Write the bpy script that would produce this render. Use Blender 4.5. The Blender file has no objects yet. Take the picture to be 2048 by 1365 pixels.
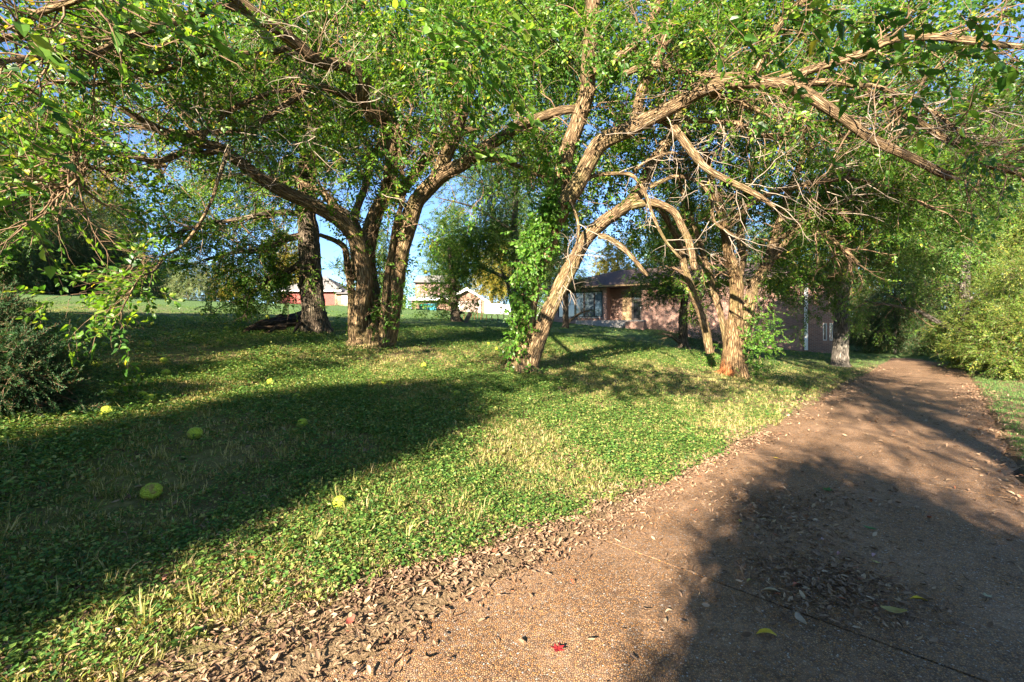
import bpy, math, random
import numpy as np
from mathutils import Vector, Matrix, noise as mnoise

random.seed(7)
rng = np.random.default_rng(11)
scene = bpy.context.scene
COL = scene.collection

# ---------------------------------------------------------------- camera, sky, sun, exposure
CAM_Z = 1.6
FPX = 910.0            # focal length in pixels of the 2048 px wide photograph
HOR = 660.0            # horizon row of the photograph
cam_data = bpy.data.cameras.new("camera")
cam = bpy.data.objects.new("camera", cam_data)
COL.objects.link(cam)
cam.location = (0, 0, CAM_Z)
cam.rotation_euler = (math.radians(90), 0, 0)
cam_data.sensor_width = 36.0
cam_data.lens = 36.0 * FPX / 2048.0
cam_data.shift_y = (HOR - 682.5) / 2048.0
cam_data.clip_end = 2000
cam_data.clip_start = 0.05
scene.camera = cam

SUN_EL = 22.0
SUN_H = Vector((0.45, 0.89, 0)).normalized()      # horizontal heading of the sunlight
world = bpy.data.worlds.new("World")
scene.world = world
world.use_nodes = True
wn = world.node_tree
bg = wn.nodes["Background"]
sky = wn.nodes.new("ShaderNodeTexSky")
sky.sky_type = 'NISHITA'
sky.sun_disc = False
sky.sun_elevation = math.radians(SUN_EL)
sky.sun_rotation = math.atan2(-SUN_H.x, -SUN_H.y)
sky.air_density = 1.0
sky.dust_density = 0.2
sky.ozone_density = 4.0
sky.altitude = 2500
wn.links.new(sky.outputs[0], bg.inputs[0])
bg.inputs[1].default_value = 0.054

sun_data = bpy.data.lights.new("sun", 'SUN')
sun_data.energy = 5.0
sun_data.angle = math.radians(0.5)
sun_data.color = (1.0, 0.87, 0.68)
sun = bpy.data.objects.new("sun", sun_data)
COL.objects.link(sun)
sd = Vector((SUN_H.x * math.cos(math.radians(SUN_EL)), SUN_H.y * math.cos(math.radians(SUN_EL)), -math.sin(math.radians(SUN_EL))))
sun.rotation_euler = sd.to_track_quat('-Z', 'Y').to_euler()
sun.location = (0, 0, 30)

vs = scene.view_settings
vs.view_transform = 'Standard'
vs.look = 'None'
vs.gamma = 1.0
vs.use_curve_mapping = False
vs.exposure = 2.75
cy = scene.cycles
cy.max_bounces = 6
cy.diffuse_bounces = 4
cy.transmission_bounces = 4
cy.use_denoising = True

# ---------------------------------------------------------------- terrain frame: q along the drive, p to its left
O2 = np.array([0.49, 3.52]); D2 = np.array([0.69, 0.7238]); N2 = np.array([-0.7238, 0.69])
DRIVE_W = 2.65
_PP = [-300, -60, -14, -6, -3.2, -2.75, -2.65, 0, 0.12, 1, 2, 4, 8, 12, 20, 46, 60, 80, 300]
_ZZ = [0.0, 0.0, 0.15, 0.12, 0.03, 0.0, -0.07, -0.07, 0.012, .09, .2, .5, 1.08, 1.52, 2.22, 4.22, 4.95, 5.3, 5.8]

def pq(x, y):
    dx = np.asarray(x, float) - O2[0]; dy = np.asarray(y, float) - O2[1]
    return dx * N2[0] + dy * N2[1], dx * D2[0] + dy * D2[1]

def wxy(q, p):
    return O2[0] + q * D2[0] + p * N2[0], O2[1] + q * D2[1] + p * N2[1]

def gz(x, y):
    p, q = pq(x, y)
    # the drive swings left round the house beyond q = 24
    z = np.interp(p, _PP, _ZZ)
    s = np.clip((q - 12) / 16, 0, 1); s = s * s * (3 - 2 * s)
    k = np.clip((12 - p) / 4, 0, 1) * (p > 0.12)
    z = z * (1 - 0.5 * s * k)
    w = np.clip((np.abs(p + 1.3) - 1.6) / 1.5, 0, 1)
    z = z + w * 0.05 * (np.sin(x * 1.1 + y * .7) + np.sin(x * .53 - y * .9 + 1.3)) * 0.5
    return z

def P(px, py, Y):
    return Vector(((px - 1024) / FPX * Y, Y, CAM_Z + (HOR - py) / FPX * Y))

def hit(px, py, y0=1.2, y1=110):
    """where the sight line through a pixel of the photograph meets the ground"""
    Y = np.exp(np.linspace(math.log(y0), math.log(y1), 4000))
    X = (px - 1024) / FPX * Y
    Z = CAM_Z + (HOR - py) / FPX * Y
    below = np.nonzero(Z <= gz(X, Y))[0]
    i = below[0] if len(below) else len(Y) - 1
    return Vector((X[i], Y[i], float(gz(X[i], Y[i]))))

def ground(x, y):
    return float(gz(np.array(x), np.array(y)))

# ---------------------------------------------------------------- materials
def new_mat(name):
    m = bpy.data.materials.new(name); m.use_nodes = True
    nt = m.node_tree
    for n in list(nt.nodes): nt.nodes.remove(n)
    out = nt.nodes.new("ShaderNodeOutputMaterial")
    return m, nt, out

def nd(nt, t, **kw):
    n = nt.nodes.new(t)
    for k, v in kw.items():
        if k.startswith('i_'):
            k2 = k[2:]
            n.inputs[int(k2) if k2.isdigit() else k2.replace('_', ' ')].default_value = v
        else:
            setattr(n, k, v)
    return n

def ramp(nt, fac, stops):
    r = nt.nodes.new("ShaderNodeValToRGB")
    e = r.color_ramp.elements
    while len(e) < len(stops): e.new(0.5)
    for i, (p, c) in enumerate(stops):
        e[i].position = p; e[i].color = (*c, 1)
    nt.links.new(fac, r.inputs[0])
    return r.outputs[0]

def mixc(nt, fac, a, b, mode='MIX'):
    n = nt.nodes.new("ShaderNodeMix"); n.data_type = 'RGBA'; n.blend_type = mode
    for sock, v in ((n.inputs[0], fac), (n.inputs[6], a), (n.inputs[7], b)):
        if isinstance(v, (int, float)): sock.default_value = v
        elif isinstance(v, tuple): sock.default_value = (*v, 1)
        else: nt.links.new(v, sock)
    return n.outputs[2]

def math_(nt, op, a, b=None):
    n = nt.nodes.new("ShaderNodeMath"); n.operation = op
    for i, v in enumerate((a, b)):
        if v is None: continue
        if isinstance(v, (int, float)): n.inputs[i].default_value = v
        else: nt.links.new(v, n.inputs[i])
    return n.outputs[0]

def noise_(nt, vec, scale, detail=4, rough=.55):
    n = nd(nt, "ShaderNodeTexNoise", i_Scale=scale, i_Detail=detail, i_Roughness=rough)
    if vec is not None: nt.links.new(vec, n.inputs["Vector"])
    return n.outputs["Fac"]

def objco(nt):
    return nt.nodes.new("ShaderNodeTexCoord").outputs["Object"]

def geoco(nt):
    return nt.nodes.new("ShaderNodeNewGeometry").outputs["Position"]

def scalev(nt, vec, s):
    m = nt.nodes.new("ShaderNodeMapping"); m.inputs["Scale"].default_value = s
    nt.links.new(vec, m.inputs["Vector"]); return m.outputs[0]

def principled(nt, out, col, rough=.8, spec=.3, bump=None, bstr=.5, bdist=.02, metal=0.0):
    b = nd(nt, "ShaderNodeBsdfPrincipled", i_Roughness=rough, i_Metallic=metal)
    b.inputs["Specular IOR Level"].default_value = spec
    if isinstance(col, tuple): b.inputs["Base Color"].default_value = (*col, 1)
    else: nt.links.new(col, b.inputs["Base Color"])
    if bump is not None:
        bp = nd(nt, "ShaderNodeBump", i_Strength=bstr, i_Distance=bdist)
        nt.links.new(bump, bp.inputs["Height"]); nt.links.new(bp.outputs[0], b.inputs["Normal"])
    if out is not None: nt.links.new(b.outputs[0], out.inputs[0])
    return b

def leaf_mat(name, stops, trans, tfac=.42, rough=.42, spec=.35):
    m, nt, out = new_mat(name)
    oi = nt.nodes.new("ShaderNodeObjectInfo")
    at = nd(nt, "ShaderNodeAttribute", attribute_name="tint")
    f = math_(nt, 'FRACT', math_(nt, 'ADD', oi.outputs["Random"], at.outputs["Fac"]))
    c = ramp(nt, f, stops)
    b = principled(nt, None, c, rough, spec)
    t = nt.nodes.new("ShaderNodeBsdfTranslucent")
    nt.links.new(mixc(nt, 1.0, c, trans, 'MULTIPLY'), t.inputs[0])
    mx = nd(nt, "ShaderNodeMixShader", i_0=tfac)
    nt.links.new(b.outputs[0], mx.inputs[1]); nt.links.new(t.outputs[0], mx.inputs[2])
    nt.links.new(mx.outputs[0], out.inputs[0])
    return m

M = {}
G1, G2, G3, GY = (.018, .062, .010), (.045, .120, .014), (.105, .195, .020), (.33, .27, .02)
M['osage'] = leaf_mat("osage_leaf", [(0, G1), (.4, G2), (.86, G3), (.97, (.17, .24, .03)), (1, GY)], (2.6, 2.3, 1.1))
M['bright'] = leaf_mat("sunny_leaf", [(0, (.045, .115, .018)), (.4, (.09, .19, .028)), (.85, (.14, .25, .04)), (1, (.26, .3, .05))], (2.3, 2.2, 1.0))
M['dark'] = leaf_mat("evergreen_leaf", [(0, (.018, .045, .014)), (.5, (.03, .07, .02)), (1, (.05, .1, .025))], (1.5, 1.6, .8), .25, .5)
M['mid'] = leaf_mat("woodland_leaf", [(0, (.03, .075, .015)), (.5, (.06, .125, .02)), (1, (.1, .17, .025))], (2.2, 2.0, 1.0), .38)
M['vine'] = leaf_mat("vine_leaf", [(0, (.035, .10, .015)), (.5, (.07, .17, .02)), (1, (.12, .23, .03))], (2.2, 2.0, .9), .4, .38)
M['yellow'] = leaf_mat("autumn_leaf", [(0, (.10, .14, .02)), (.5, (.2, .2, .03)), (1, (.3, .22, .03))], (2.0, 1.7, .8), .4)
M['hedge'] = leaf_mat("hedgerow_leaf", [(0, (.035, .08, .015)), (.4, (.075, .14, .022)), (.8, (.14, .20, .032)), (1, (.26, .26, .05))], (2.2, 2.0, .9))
M['pale'] = leaf_mat("pale_leaf", [(0, (.10, .15, .06)), (.5, (.15, .2, .08)), (1, (.2, .24, .1))], (1.6, 1.6, 1.1), .35, .6)
M['juniper'] = leaf_mat("juniper_leaf", [(0, (.016, .055, .018)), (.78, (.045, .115, .035)), (.88, (.08, .05, .02)), (1, (.11, .06, .025))], (1.4, 1.2, .8), .3, .6)
M['clover'] = leaf_mat("ground_cover_leaf", [(0, (.028, .078, .018)), (.45, (.07, .15, .028)), (.82, (.145, .225, .045)), (1, (.32, .30, .10))], (2.0, 1.9, .9), .3, .45)
M['grass'] = leaf_mat("grass_blade", [(0, (.09, .14, .03)), (.3, (.19, .20, .05)), (.6, (.32, .28, .11)), (1, (.48, .39, .21))], (1.8, 1.6, .9), .35, .6, .2)
M['greengrass'] = leaf_mat("lush_grass_blade", [(0, (.04, .10, .03)), (.5, (.08, .16, .045)), (1, (.17, .22, .07))], (1.8, 1.8, 1.0), .35, .6, .2)
M['dead'] = leaf_mat("dead_leaf", [(0, (.09, .055, .035)), (.35, (.20, .125, .08)), (.8, (.30, .20, .13)), (.97, (.42, .31, .20)), (1, (.3, .10, .05))], (1.2, .9, .7), .12, .75, .15)

def flat_mat(name, col, rough=.7, spec=.3, nscale=0, namt=.15, bstr=.2, metal=0.):
    m, nt, out = new_mat(name)
    if nscale:
        n = noise_(nt, objco(nt), nscale)
        c = ramp(nt, n, [(.3, tuple(v * (1 - namt) for v in col)), (.7, tuple(min(1, v * (1 + namt)) for v in col))])
        principled(nt, out, c, rough, spec, n, bstr, .01, metal)
    else:
        principled(nt, out, col, rough, spec, metal=metal)
    return m

def bark_mat(name, dark, mid, light, moss, mossamt=.35, scale=1.0, scar=False):
    m, nt, out = new_mat(name)
    at = nd(nt, "ShaderNodeAttribute", attribute_name="bark")
    v = at.outputs["Vector"]
    v1 = scalev(nt, v, (17 * scale, 17 * scale, 2.6 * scale))
    n1 = noise_(nt, v1, 1.0, 5, .6)
    w = nd(nt, "ShaderNodeTexVoronoi", feature='DISTANCE_TO_EDGE', i_Scale=1.0)
    v2 = scalev(nt, v, (19 * scale, 19 * scale, 3.4 * scale))
    dist = nt.nodes.new("ShaderNodeVectorMath"); dist.operation = 'ADD'
    nn = nd(nt, "ShaderNodeTexNoise", i_Scale=1.4, i_Detail=3.)
    nt.links.new(v2, nn.inputs["Vector"]); nt.links.new(v2, dist.inputs[0]); nt.links.new(nn.outputs["Color"], dist.inputs[1])
    nt.links.new(dist.outputs[0], w.inputs["Vector"])
    ridge = ramp(nt, w.outputs["Distance"], [(0, (0, 0, 0)), (.28, (1, 1, 1))])
    h = mixc(nt, .45, ridge, n1)
    c = ramp(nt, h, [(.15, tuple(v * .6 for v in dark)), (.5, mid), (.85, light)])
    big = noise_(nt, scalev(nt, v, (2.5, 2.5, 1.2)), 1.0, 4, .6)
    mf = ramp(nt, big, [(.5, (0, 0, 0)), (.68, (mossamt, mossamt, mossamt))])
    c = mixc(nt, mf, c, moss)
    if scar:                              # rubbed, rust orange patch low on the left of the trunk
        sp = nt.nodes.new("ShaderNodeSeparateXYZ"); nt.links.new(objco(nt), sp.inputs[0])
        f = math_(nt, 'SUBTRACT', math_(nt, 'SUBTRACT', .22, math_(nt, 'MULTIPLY', sp.outputs[2], .8)), math_(nt, 'MULTIPLY', sp.outputs[0], 1.5))
        f = math_(nt, 'ADD', f, math_(nt, 'MULTIPLY', math_(nt, 'SUBTRACT', n1, .5), .9))
        c = mixc(nt, ramp(nt, f, [(.30, (0, 0, 0)), (.52, (.85, .85, .85))]), c, (.36, .12, .04))
    principled(nt, out, c, .9, .15, h, 1.0, .055)
    return m

M['bark'] = bark_mat("osage_bark", (.05, .032, .018), (.175, .115, .062), (.30, .21, .12), (.16, .15, .05))
M['bark_scar'] = bark_mat("scarred_bark", (.045, .028, .015), (.17, .105, .052), (.30, .20, .105), (.17, .16, .05), scar=True)
M['bark_dark'] = bark_mat("furrowed_bark", (.03, .022, .016), (.10, .075, .055), (.19, .15, .11), (.12, .12, .07), .2, .8)
M['bark_gray'] = bark_mat("gray_bark", (.05, .042, .036), (.13, .112, .095), (.23, .2, .17), (.2, .2, .16), .3)
M['twig'] = flat_mat("twig_bark", (.15, .098, .06), .85, .15, 9, .45)
M['deadwood'] = flat_mat("dead_twig", (.26, .21, .165), .9, .1, 14, .4)
M['rotwood'] = bark_mat("rotten_wood", (.012, .009, .007), (.05, .032, .02), (.12, .08, .05), (.03, .03, .02), .3, .6)

def lawn_mat():
    m, nt, out = new_mat("lawn_soil")
    co = geoco(nt)
    n1 = noise_(nt, co, .55, 5, .6); n2 = noise_(nt, co, 9, 5, .7); n3 = noise_(nt, co, 60, 3, .7)
    green = ramp(nt, n2, [(.25, (.05, .08, .02)), (.5, (.14, .15, .04)), (.75, (.27, .23, .10))])
    brown = ramp(nt, n3, [(.3, (.09, .058, .034)), (.7, (.25, .17, .105))])
    f = ramp(nt, n1, [(.42, (.15, .15, .15)), (.66, (.75, .75, .75))])
    c = mixc(nt, f, green, brown)
    dp = nt.nodes.new("ShaderNodeVectorMath"); dp.operation = 'DOT_PRODUCT'
    nt.links.new(co, dp.inputs[0]); dp.inputs[1].default_value = (N2[0], N2[1], 0)
    pd = math_(nt, 'SUBTRACT', dp.outputs["Value"], float(O2 @ N2))
    pd = math_(nt, 'ADD', pd, math_(nt, 'MULTIPLY', math_(nt, 'SUBTRACT', noise_(nt, co, 1.8, 3), .5), 1.6))
    c = mixc(nt, ramp(nt, pd, [(.25, (.9, .9, .9)), (.8, (0, 0, 0))]), c, brown)
    far = nt.nodes.new("ShaderNodeSeparateXYZ"); nt.links.new(co, far.inputs[0])
    ff = ramp(nt, math_(nt, 'MULTIPLY', far.outputs[1], 1 / 60.), [(.22, (0, 0, 0)), (.45, (.9, .9, .9))])
    c = mixc(nt, ff, c, ramp(nt, n2, [(.3, (.05, .11, .035)), (.75, (.11, .18, .06))]))
    principled(nt, out, c, .95, .1, mixc(nt, .5, n2, n3), .9, .05)
    return m
M['lawn'] = lawn_mat()

def drive_mat():
    m, nt, out = new_mat("exposed_aggregate")
    co = geoco(nt)
    v = nd(nt, "ShaderNodeTexVoronoi", i_Scale=96.); nt.links.new(co, v.inputs["Vector"])
    e = nd(nt, "ShaderNodeTexVoronoi", feature='DISTANCE_TO_EDGE', i_Scale=96.); nt.links.new(co, e.inputs["Vector"])
    sep = nt.nodes.new("ShaderNodeSeparateColor"); nt.links.new(v.outputs["Color"], sep.inputs[0])
    peb = ramp(nt, sep.outputs[0], [(0, (.11, .06, .036)), (.2, (.25, .13, .062)), (.45, (.48, .235, .075)), (.6, (.29, .17, .105)), (.8, (.49, .29, .135)), (.97, (.30, .24, .20)), (1, (.62, .56, .49))])
    edge = ramp(nt, e.outputs["Distance"], [(.0, (0, 0, 0)), (.22, (1, 1, 1))])
    c = mixc(nt, edge, (.075, .052, .036), peb)
    dust = noise_(nt, co, 1.3, 5, .65); d2 = noise_(nt, co, 14, 4, .6)
    df = ramp(nt, mixc(nt, .35, dust, d2), [(.45, (.0, .0, .0)), (.70, (.6, .6, .6))])
    c = mixc(nt, df, c, ramp(nt, d2, [(.3, (.28, .17, .105)), (.7, (.42, .285, .19))]))
    st_ = noise_(nt, co, .6, 4, .65)
    c = mixc(nt, .55, c, ramp(nt, st_, [(.35, (.8, .77, .75)), (.62, (1.08, 1.06, 1.04))]), 'MULTIPLY')
    h = mixc(nt, math_(nt, 'MULTIPLY', df, .7), edge, (.55, .55, .55))
    principled(nt, out, c, .72, .3, h, 1.0, .006)
    return m
M['drive'] = drive_mat()

def brick_mat(name, c1, c2, mortar):
    m, nt, out = new_mat(name)
    co = objco(nt)
    s = nt.nodes.new("ShaderNodeSeparateXYZ"); nt.links.new(co, s.inputs[0])
    cb = nt.nodes.new("ShaderNodeCombineXYZ")
    nt.links.new(math_(nt, 'ADD', s.outputs[0], s.outputs[1]), cb.inputs[0]); nt.links.new(s.outputs[2], cb.inputs[1])
    b = nd(nt, "ShaderNodeTexBrick", i_Scale=1.0, i_Color1=(*c1, 1), i_Color2=(*c2, 1), i_Mortar=(*mortar, 1))
    b.inputs["Brick Width"].default_value = .215; b.inputs["Row Height"].default_value = .075; b.inputs["Mortar Size"].default_value = .009
    b.inputs["Bias"].default_value = -.1
    nt.links.new(cb.outputs[0], b.inputs["Vector"])
    n = noise_(nt, co, .8, 5, .7); n2 = noise_(nt, co, 25, 3)
    c = mixc(nt, .45, b.outputs["Color"], ramp(nt, n, [(.3, (.35, .3, .3)), (.7, (1, .95, .9))]), 'MULTIPLY')
    c = mixc(nt, .25, c, ramp(nt, n2, [(.3, (.4, .4, .4)), (.7, (1, 1, 1))]), 'MULTIPLY')
    principled(nt, out, c, .88, .2, math_(nt, 'SUBTRACT', 1.0, b.outputs["Fac"]), .6, .01)
    return m
M['brick'] = brick_mat("house_brick", (.42, .225, .165), (.29, .15, .12), (.44, .39, .35))
M['brick_pink'] = brick_mat("pink_brick", (.26, .14, .10), (.20, .105, .075), (.25, .20, .17))
M['brick_red'] = brick_mat("red_brick", (.32, .065, .055), (.25, .045, .04), (.28, .15, .13))

def roof_mat(name, a, b):
    m, nt, out = new_mat(name)
    co = objco(nt)
    n = noise_(nt, scalev(nt, co, (3, 3, 8)), 1.5, 4, .7)
    n2 = noise_(nt, co, 30, 2)
    c = ramp(nt, mixc(nt, .5, n, n2), [(.3, a), (.7, b)])
    principled(nt, out, c, .9, .2, n2, .4, .01)
    return m
M['roof'] = roof_mat("brown_shingle", (.06, .045, .045), (.14, .10, .09))
M['roof_gray'] = roof_mat("gray_shingle", (.13, .12, .118), (.21, .195, .185))
M['white'] = flat_mat("white_paint", (.78, .78, .76), .5, .4, 3, .05)
M['wood_trim'] = flat_mat("oak_trim", (.27, .17, .08), .5, .4, 6, .25)
M['dark_trim'] = flat_mat("dark_trim", (.04, .03, .028), .6, .3)
M['door'] = flat_mat("dark_door", (.022, .012, .010), .35, .5)
M['red'] = flat_mat("red_sticker", (.5, .05, .03), .5, .3)
M['concrete'] = flat_mat("concrete", (.30, .28, .26), .9, .2, 8, .2)
M['siding'] = flat_mat("mauve_siding", (.24, .15, .145), .7, .2, 2, .1)
M['garage'] = flat_mat("garage_door", (.27, .19, .17), .6, .3)
M['bin_green'] = flat_mat("green_bin", (.01, .25, .16), .5, .4, 4, .1)
M['bin_blue'] = flat_mat("blue_bin", (.02, .22, .32), .5, .4, 4, .1)
M['rust'] = flat_mat("rusty_wire", (.22, .11, .05), .8, .2)
M['metal'] = flat_mat("galvanised", (.5, .5, .5), .4, .5, metal=.6)
M['wire'] = flat_mat("cable_sheath", (.02, .02, .02), .6, .3)

def glass_mat(name, tint, rough=.04):
    m, nt, out = new_mat(name)
    principled(nt, out, tint, rough, 1.0)
    return m
M['pane'] = glass_mat("window_glass", (.10, .13, .15))
M['pane_dark'] = glass_mat("dark_window_glass", (.012, .014, .018))

def fruit_mat():
    m, nt, out = new_mat("osage_orange_rind")
    co = objco(nt)
    oi = nt.nodes.new("ShaderNodeObjectInfo")
    ad = nt.nodes.new("ShaderNodeVectorMath"); ad.operation = 'ADD'
    nt.links.new(co, ad.inputs[0]); nt.links.new(oi.outputs["Random"], ad.inputs[1])
    v = nd(nt, "ShaderNodeTexVoronoi", i_Scale=15.); nt.links.new(ad.outputs[0], v.inputs["Vector"])
    n = noise_(nt, ad.outputs[0], 2.6, 4, .6)
    base = ramp(nt, v.outputs["Distance"], [(.05, (.52, .58, .05)), (.4, (.40, .47, .035)), (.75, (.26, .31, .02))])
    bruise = ramp(nt, n, [(.52, (0, 0, 0)), (.66, (.75, .75, .75))])
    c = mixc(nt, bruise, base, (.28, .15, .06))
    principled(nt, out, c, .55, .35, math_(nt, 'SUBTRACT', 1., v.outputs["Distance"]), 1.0, .012)
    return m
M['fruit'] = fruit_mat()

# ---------------------------------------------------------------- object helpers
def props(o, label=None, cat=None, group=None, kind=None):
    if label: o['label'] = label
    if cat: o['category'] = cat
    if group: o['group'] = group
    if kind: o['kind'] = kind
    return o

def thing(name, label, cat, loc=(0, 0, 0), rz=0, group=None):
    o = bpy.data.objects.new(name, None); COL.objects.link(o)
    o.empty_display_size = .2
    o.location = loc; o.rotation_euler = (0, 0, rz)
    return props(o, label, cat, group)

def link(name, me, parent=None):
    o = bpy.data.objects.new(name, me); COL.objects.link(o)
    if parent is not None: o.parent = parent
    return o

def mesh_np(name, verts, quads=None, tris=None, mats=(), smooth=True, attrs=None, midx=None):
    me = bpy.data.meshes.new(name)
    verts = np.asarray(verts, np.float32).reshape(-1, 3)
    me.vertices.add(len(verts)); me.vertices.foreach_set("co", verts.ravel())
    nq = 0 if quads is None else len(quads); nt_ = 0 if tris is None else len(tris)
    if nq + nt_:
        loops = np.concatenate([np.asarray(a, np.int32).ravel() for a in (quads, tris) if a is not None and len(a)])
        starts = np.concatenate([np.arange(nq) * 4, nq * 4 + np.arange(nt_) * 3]).astype(np.int32)
        me.loops.add(len(loops)); me.loops.foreach_set("vertex_index", loops)
        me.polygons.add(nq + nt_); me.polygons.foreach_set("loop_start", starts)
        me.polygons.foreach_set("use_smooth", np.full(nq + nt_, smooth, bool))
        if midx is not None: me.polygons.foreach_set("material_index", np.asarray(midx, np.int32))
    for k, (ty, arr) in (attrs or {}).items():
        a = me.attributes.new(k, ty, 'POINT')
        a.data.foreach_set("vector" if ty == 'FLOAT_VECTOR' else "value", np.asarray(arr).ravel())
    me.update(calc_edges=True)
    for m in mats: me.materials.append(m)
    return me

def catmull(pts, n):
    pts = [np.array(p, float) for p in pts]
    if len(pts) < 3:
        return np.array([pts[0] + (pts[-1] - pts[0]) * t for t in np.linspace(0, 1, n)])
    ext = [2 * pts[0] - pts[1]] + pts + [2 * pts[-1] - pts[-2]]
    out = []
    for u in np.linspace(0, len(pts) - 1, n):
        i = min(int(u), len(pts) - 2); t = u - i
        a, b, c, d = ext[i:i + 4]
        out.append(.5 * (2 * b + (c - a) * t + (2 * a - 5 * b + 4 * c - d) * t * t + (3 * b - a - 3 * c + d) * t ** 3))
    return np.array(out)

class Tubes:
    def __init__(s): s.v = []; s.q = []; s.t = []; s.b = []; s.n = 0
    def add(s, pts, rad, sides=6, rough=0.0, flare=0.0, ground_z=None, cap=True):
        pts = np.asarray(pts, float); n = len(pts)
        rad = np.asarray(rad, float)
        tan = np.gradient(pts, axis=0); tan /= (np.linalg.norm(tan, axis=1, keepdims=True) + 1e-9)
        up = np.array([0.31, 0.95, 0.07]) if abs(tan[0][2]) > .7 else np.array([0., 0, 1])
        u = np.cross(up, tan[0]); u /= np.linalg.norm(u) + 1e-9
        U = [u]
        for i in range(1, n):
            u = u - tan[i] * u.dot(tan[i]); u /= np.linalg.norm(u) + 1e-9; U.append(u)
        U = np.array(U); V = np.cross(tan, U)
        th = np.linspace(0, 2 * np.pi, sides, endpoint=False)
        L = np.concatenate([[0], np.cumsum(np.linalg.norm(np.diff(pts, axis=0), axis=1))])
        R = np.repeat(rad[:, None], sides, 1)
        if rough:
            ph = rng.uniform(0, 6.28, 4)
            R = R * (1 + rough * (np.sin(3 * th[None] + ph[0] + L[:, None] * 1.3) + .7 * np.sin(5 * th[None] + ph[1] - L[:, None] * 2.1)
                                  + .6 * np.sin(2 * th[None] + ph[2] + L[:, None] * 4.7)) + rough * .6 * rng.normal(size=R.shape))
        if flare:
            h = np.clip(pts[:, 2] - ground_z, 0, 9)[:, None]
            R = R * (1 + flare * np.exp(-h / .22) * (.75 + .5 * np.sin(4 * th[None] + rng.uniform(0, 6)) + .25 * np.sin(7 * th[None])))
        W = pts[:, None, :] + R[..., None] * (np.cos(th)[None, :, None] * U[:, None, :] + np.sin(th)[None, :, None] * V[:, None, :])
        off = rng.uniform(0, 50)
        rr = np.maximum(rad.max(), .02)
        B = np.stack([np.cos(th)[None] * rr + off + 0 * R, np.sin(th)[None] * rr + 0 * R, L[:, None] + 0 * R + off], -1)
        base = s.n
        i = np.arange(n - 1)[:, None]; j = np.arange(sides)[None]; j2 = (j + 1) % sides
        q = np.stack([base + i * sides + j, base + i * sides + j2, base + (i + 1) * sides + j2, base + (i + 1) * sides + j], -1).reshape(-1, 4)
        s.v.append(W.reshape(-1, 3)); s.b.append(B.reshape(-1, 3)); s.q.append(q); s.n += n * sides
        if cap:
            e = base + (n - 1) * sides
            s.v.append(pts[-1:]); s.b.append(B[-1, :1]); c = s.n; s.n += 1
            s.t.append(np.array([[e + k, e + (k + 1) % sides, c] for k in range(sides)]))
    def build(s, name, mat, parent=None, kind=None, origin=None):
        if not s.v: return None
        v = np.concatenate(s.v)
        if origin is not None: v = v - np.array(origin)
        me = mesh_np(name, v, np.concatenate(s.q), np.concatenate(s.t) if s.t else None, [mat],
                     attrs={'bark': ('FLOAT_VECTOR', np.concatenate(s.b))})
        o = link(name, me, parent)
        if kind: o['kind'] = kind
        return o

# boxes and prisms for built things
class MB:
    def __init__(s): s.v = []; s.f = []
    def box(s, x0, x1, y0, y1, z0, z1):
        b = len(s.v)
        s.v += [(x0, y0, z0), (x1, y0, z0), (x1, y1, z0), (x0, y1, z0), (x0, y0, z1), (x1, y0, z1), (x1, y1, z1), (x0, y1, z1)]
        s.f += [tuple(b + k for k in f) for f in ((0, 3, 2, 1), (4, 5, 6, 7), (0, 1, 5, 4), (1, 2, 6, 5), (2, 3, 7, 6), (3, 0, 4, 7))]
        return s
    def poly(s, pts, faces):
        b = len(s.v); s.v += [tuple(p) for p in pts]; s.f += [tuple(b + k for k in f) for f in faces]; return s
    def prism(s, poly, axis, a0, a1):
        """polygon of 2D points swept along an axis ('x': points are y,z; 'y': points are x,z)"""
        n = len(poly); b = len(s.v)
        for a in (a0, a1):
            for (u, w) in poly: s.v.append((a, u, w) if axis == 'x' else (u, a, w))
        s.f.append(tuple(b + k for k in range(n))); s.f.append(tuple(b + n + k for k in reversed(range(n))))
        for k in range(n): s.f.append((b + k, b + (k + 1) % n, b + n + (k + 1) % n, b + n + k))
        return s
    def build(s, name, mat, parent=None, bevel=0.0):
        me = bpy.data.meshes.new(name); me.from_pydata(s.v, [], s.f); me.update()
        import bmesh
        bm = bmesh.new(); bm.from_mesh(me); bmesh.ops.recalc_face_normals(bm, faces=bm.faces)
        if bevel: bmesh.ops.bevel(bm, geom=list(bm.edges), offset=bevel, segments=1, affect='EDGES')
        bm.to_mesh(me); bm.free()
        me.materials.append(mat)
        return link(name, me, parent)

# ---------------------------------------------------------------- leaf sprigs and their scatter (geometry nodes on 'stuff' parts)
def leaf_arrays(L, W, fold=.25, curl=.25, detail=True):
    if detail:
        m = [(0, 0, 0), (.35 * L, 0, -.02 * L), (.72 * L, 0, -.10 * L * curl * 4 * .5), (L, 0, -.28 * L * curl * 2)]
        l = [(.22 * L, .46 * W, fold * W * .5), (.6 * L, .36 * W, fold * W * .4 - .05 * L)]
        r = [(a, -b, c) for a, b, c in l]
        v = np.array(m + l + r)
        q = [(1, 2, 5, 4), (2, 1, 6, 7)]
        t = [(0, 1, 4), (2, 3, 5), (1, 0, 6), (3, 2, 7)]
    else:
        v = np.array([(0, 0, 0), (.45 * L, .5 * W, fold * W * .5), (L, 0, -.2 * L * curl * 2), (.45 * L, -.5 * W, fold * W * .5), (.5 * L, 0, -.03 * L)])
        q = []; t = [(0, 4, 1), (4, 2, 1), (0, 3, 4), (4, 3, 2)]
    return v, q, t

def rotm(rx, ry, rz):
    return np.array((Matrix.Rotation(rz, 3, 'Z') @ Matrix.Rotation(ry, 3, 'Y') @ Matrix.Rotation(rx, 3, 'X')))

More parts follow.
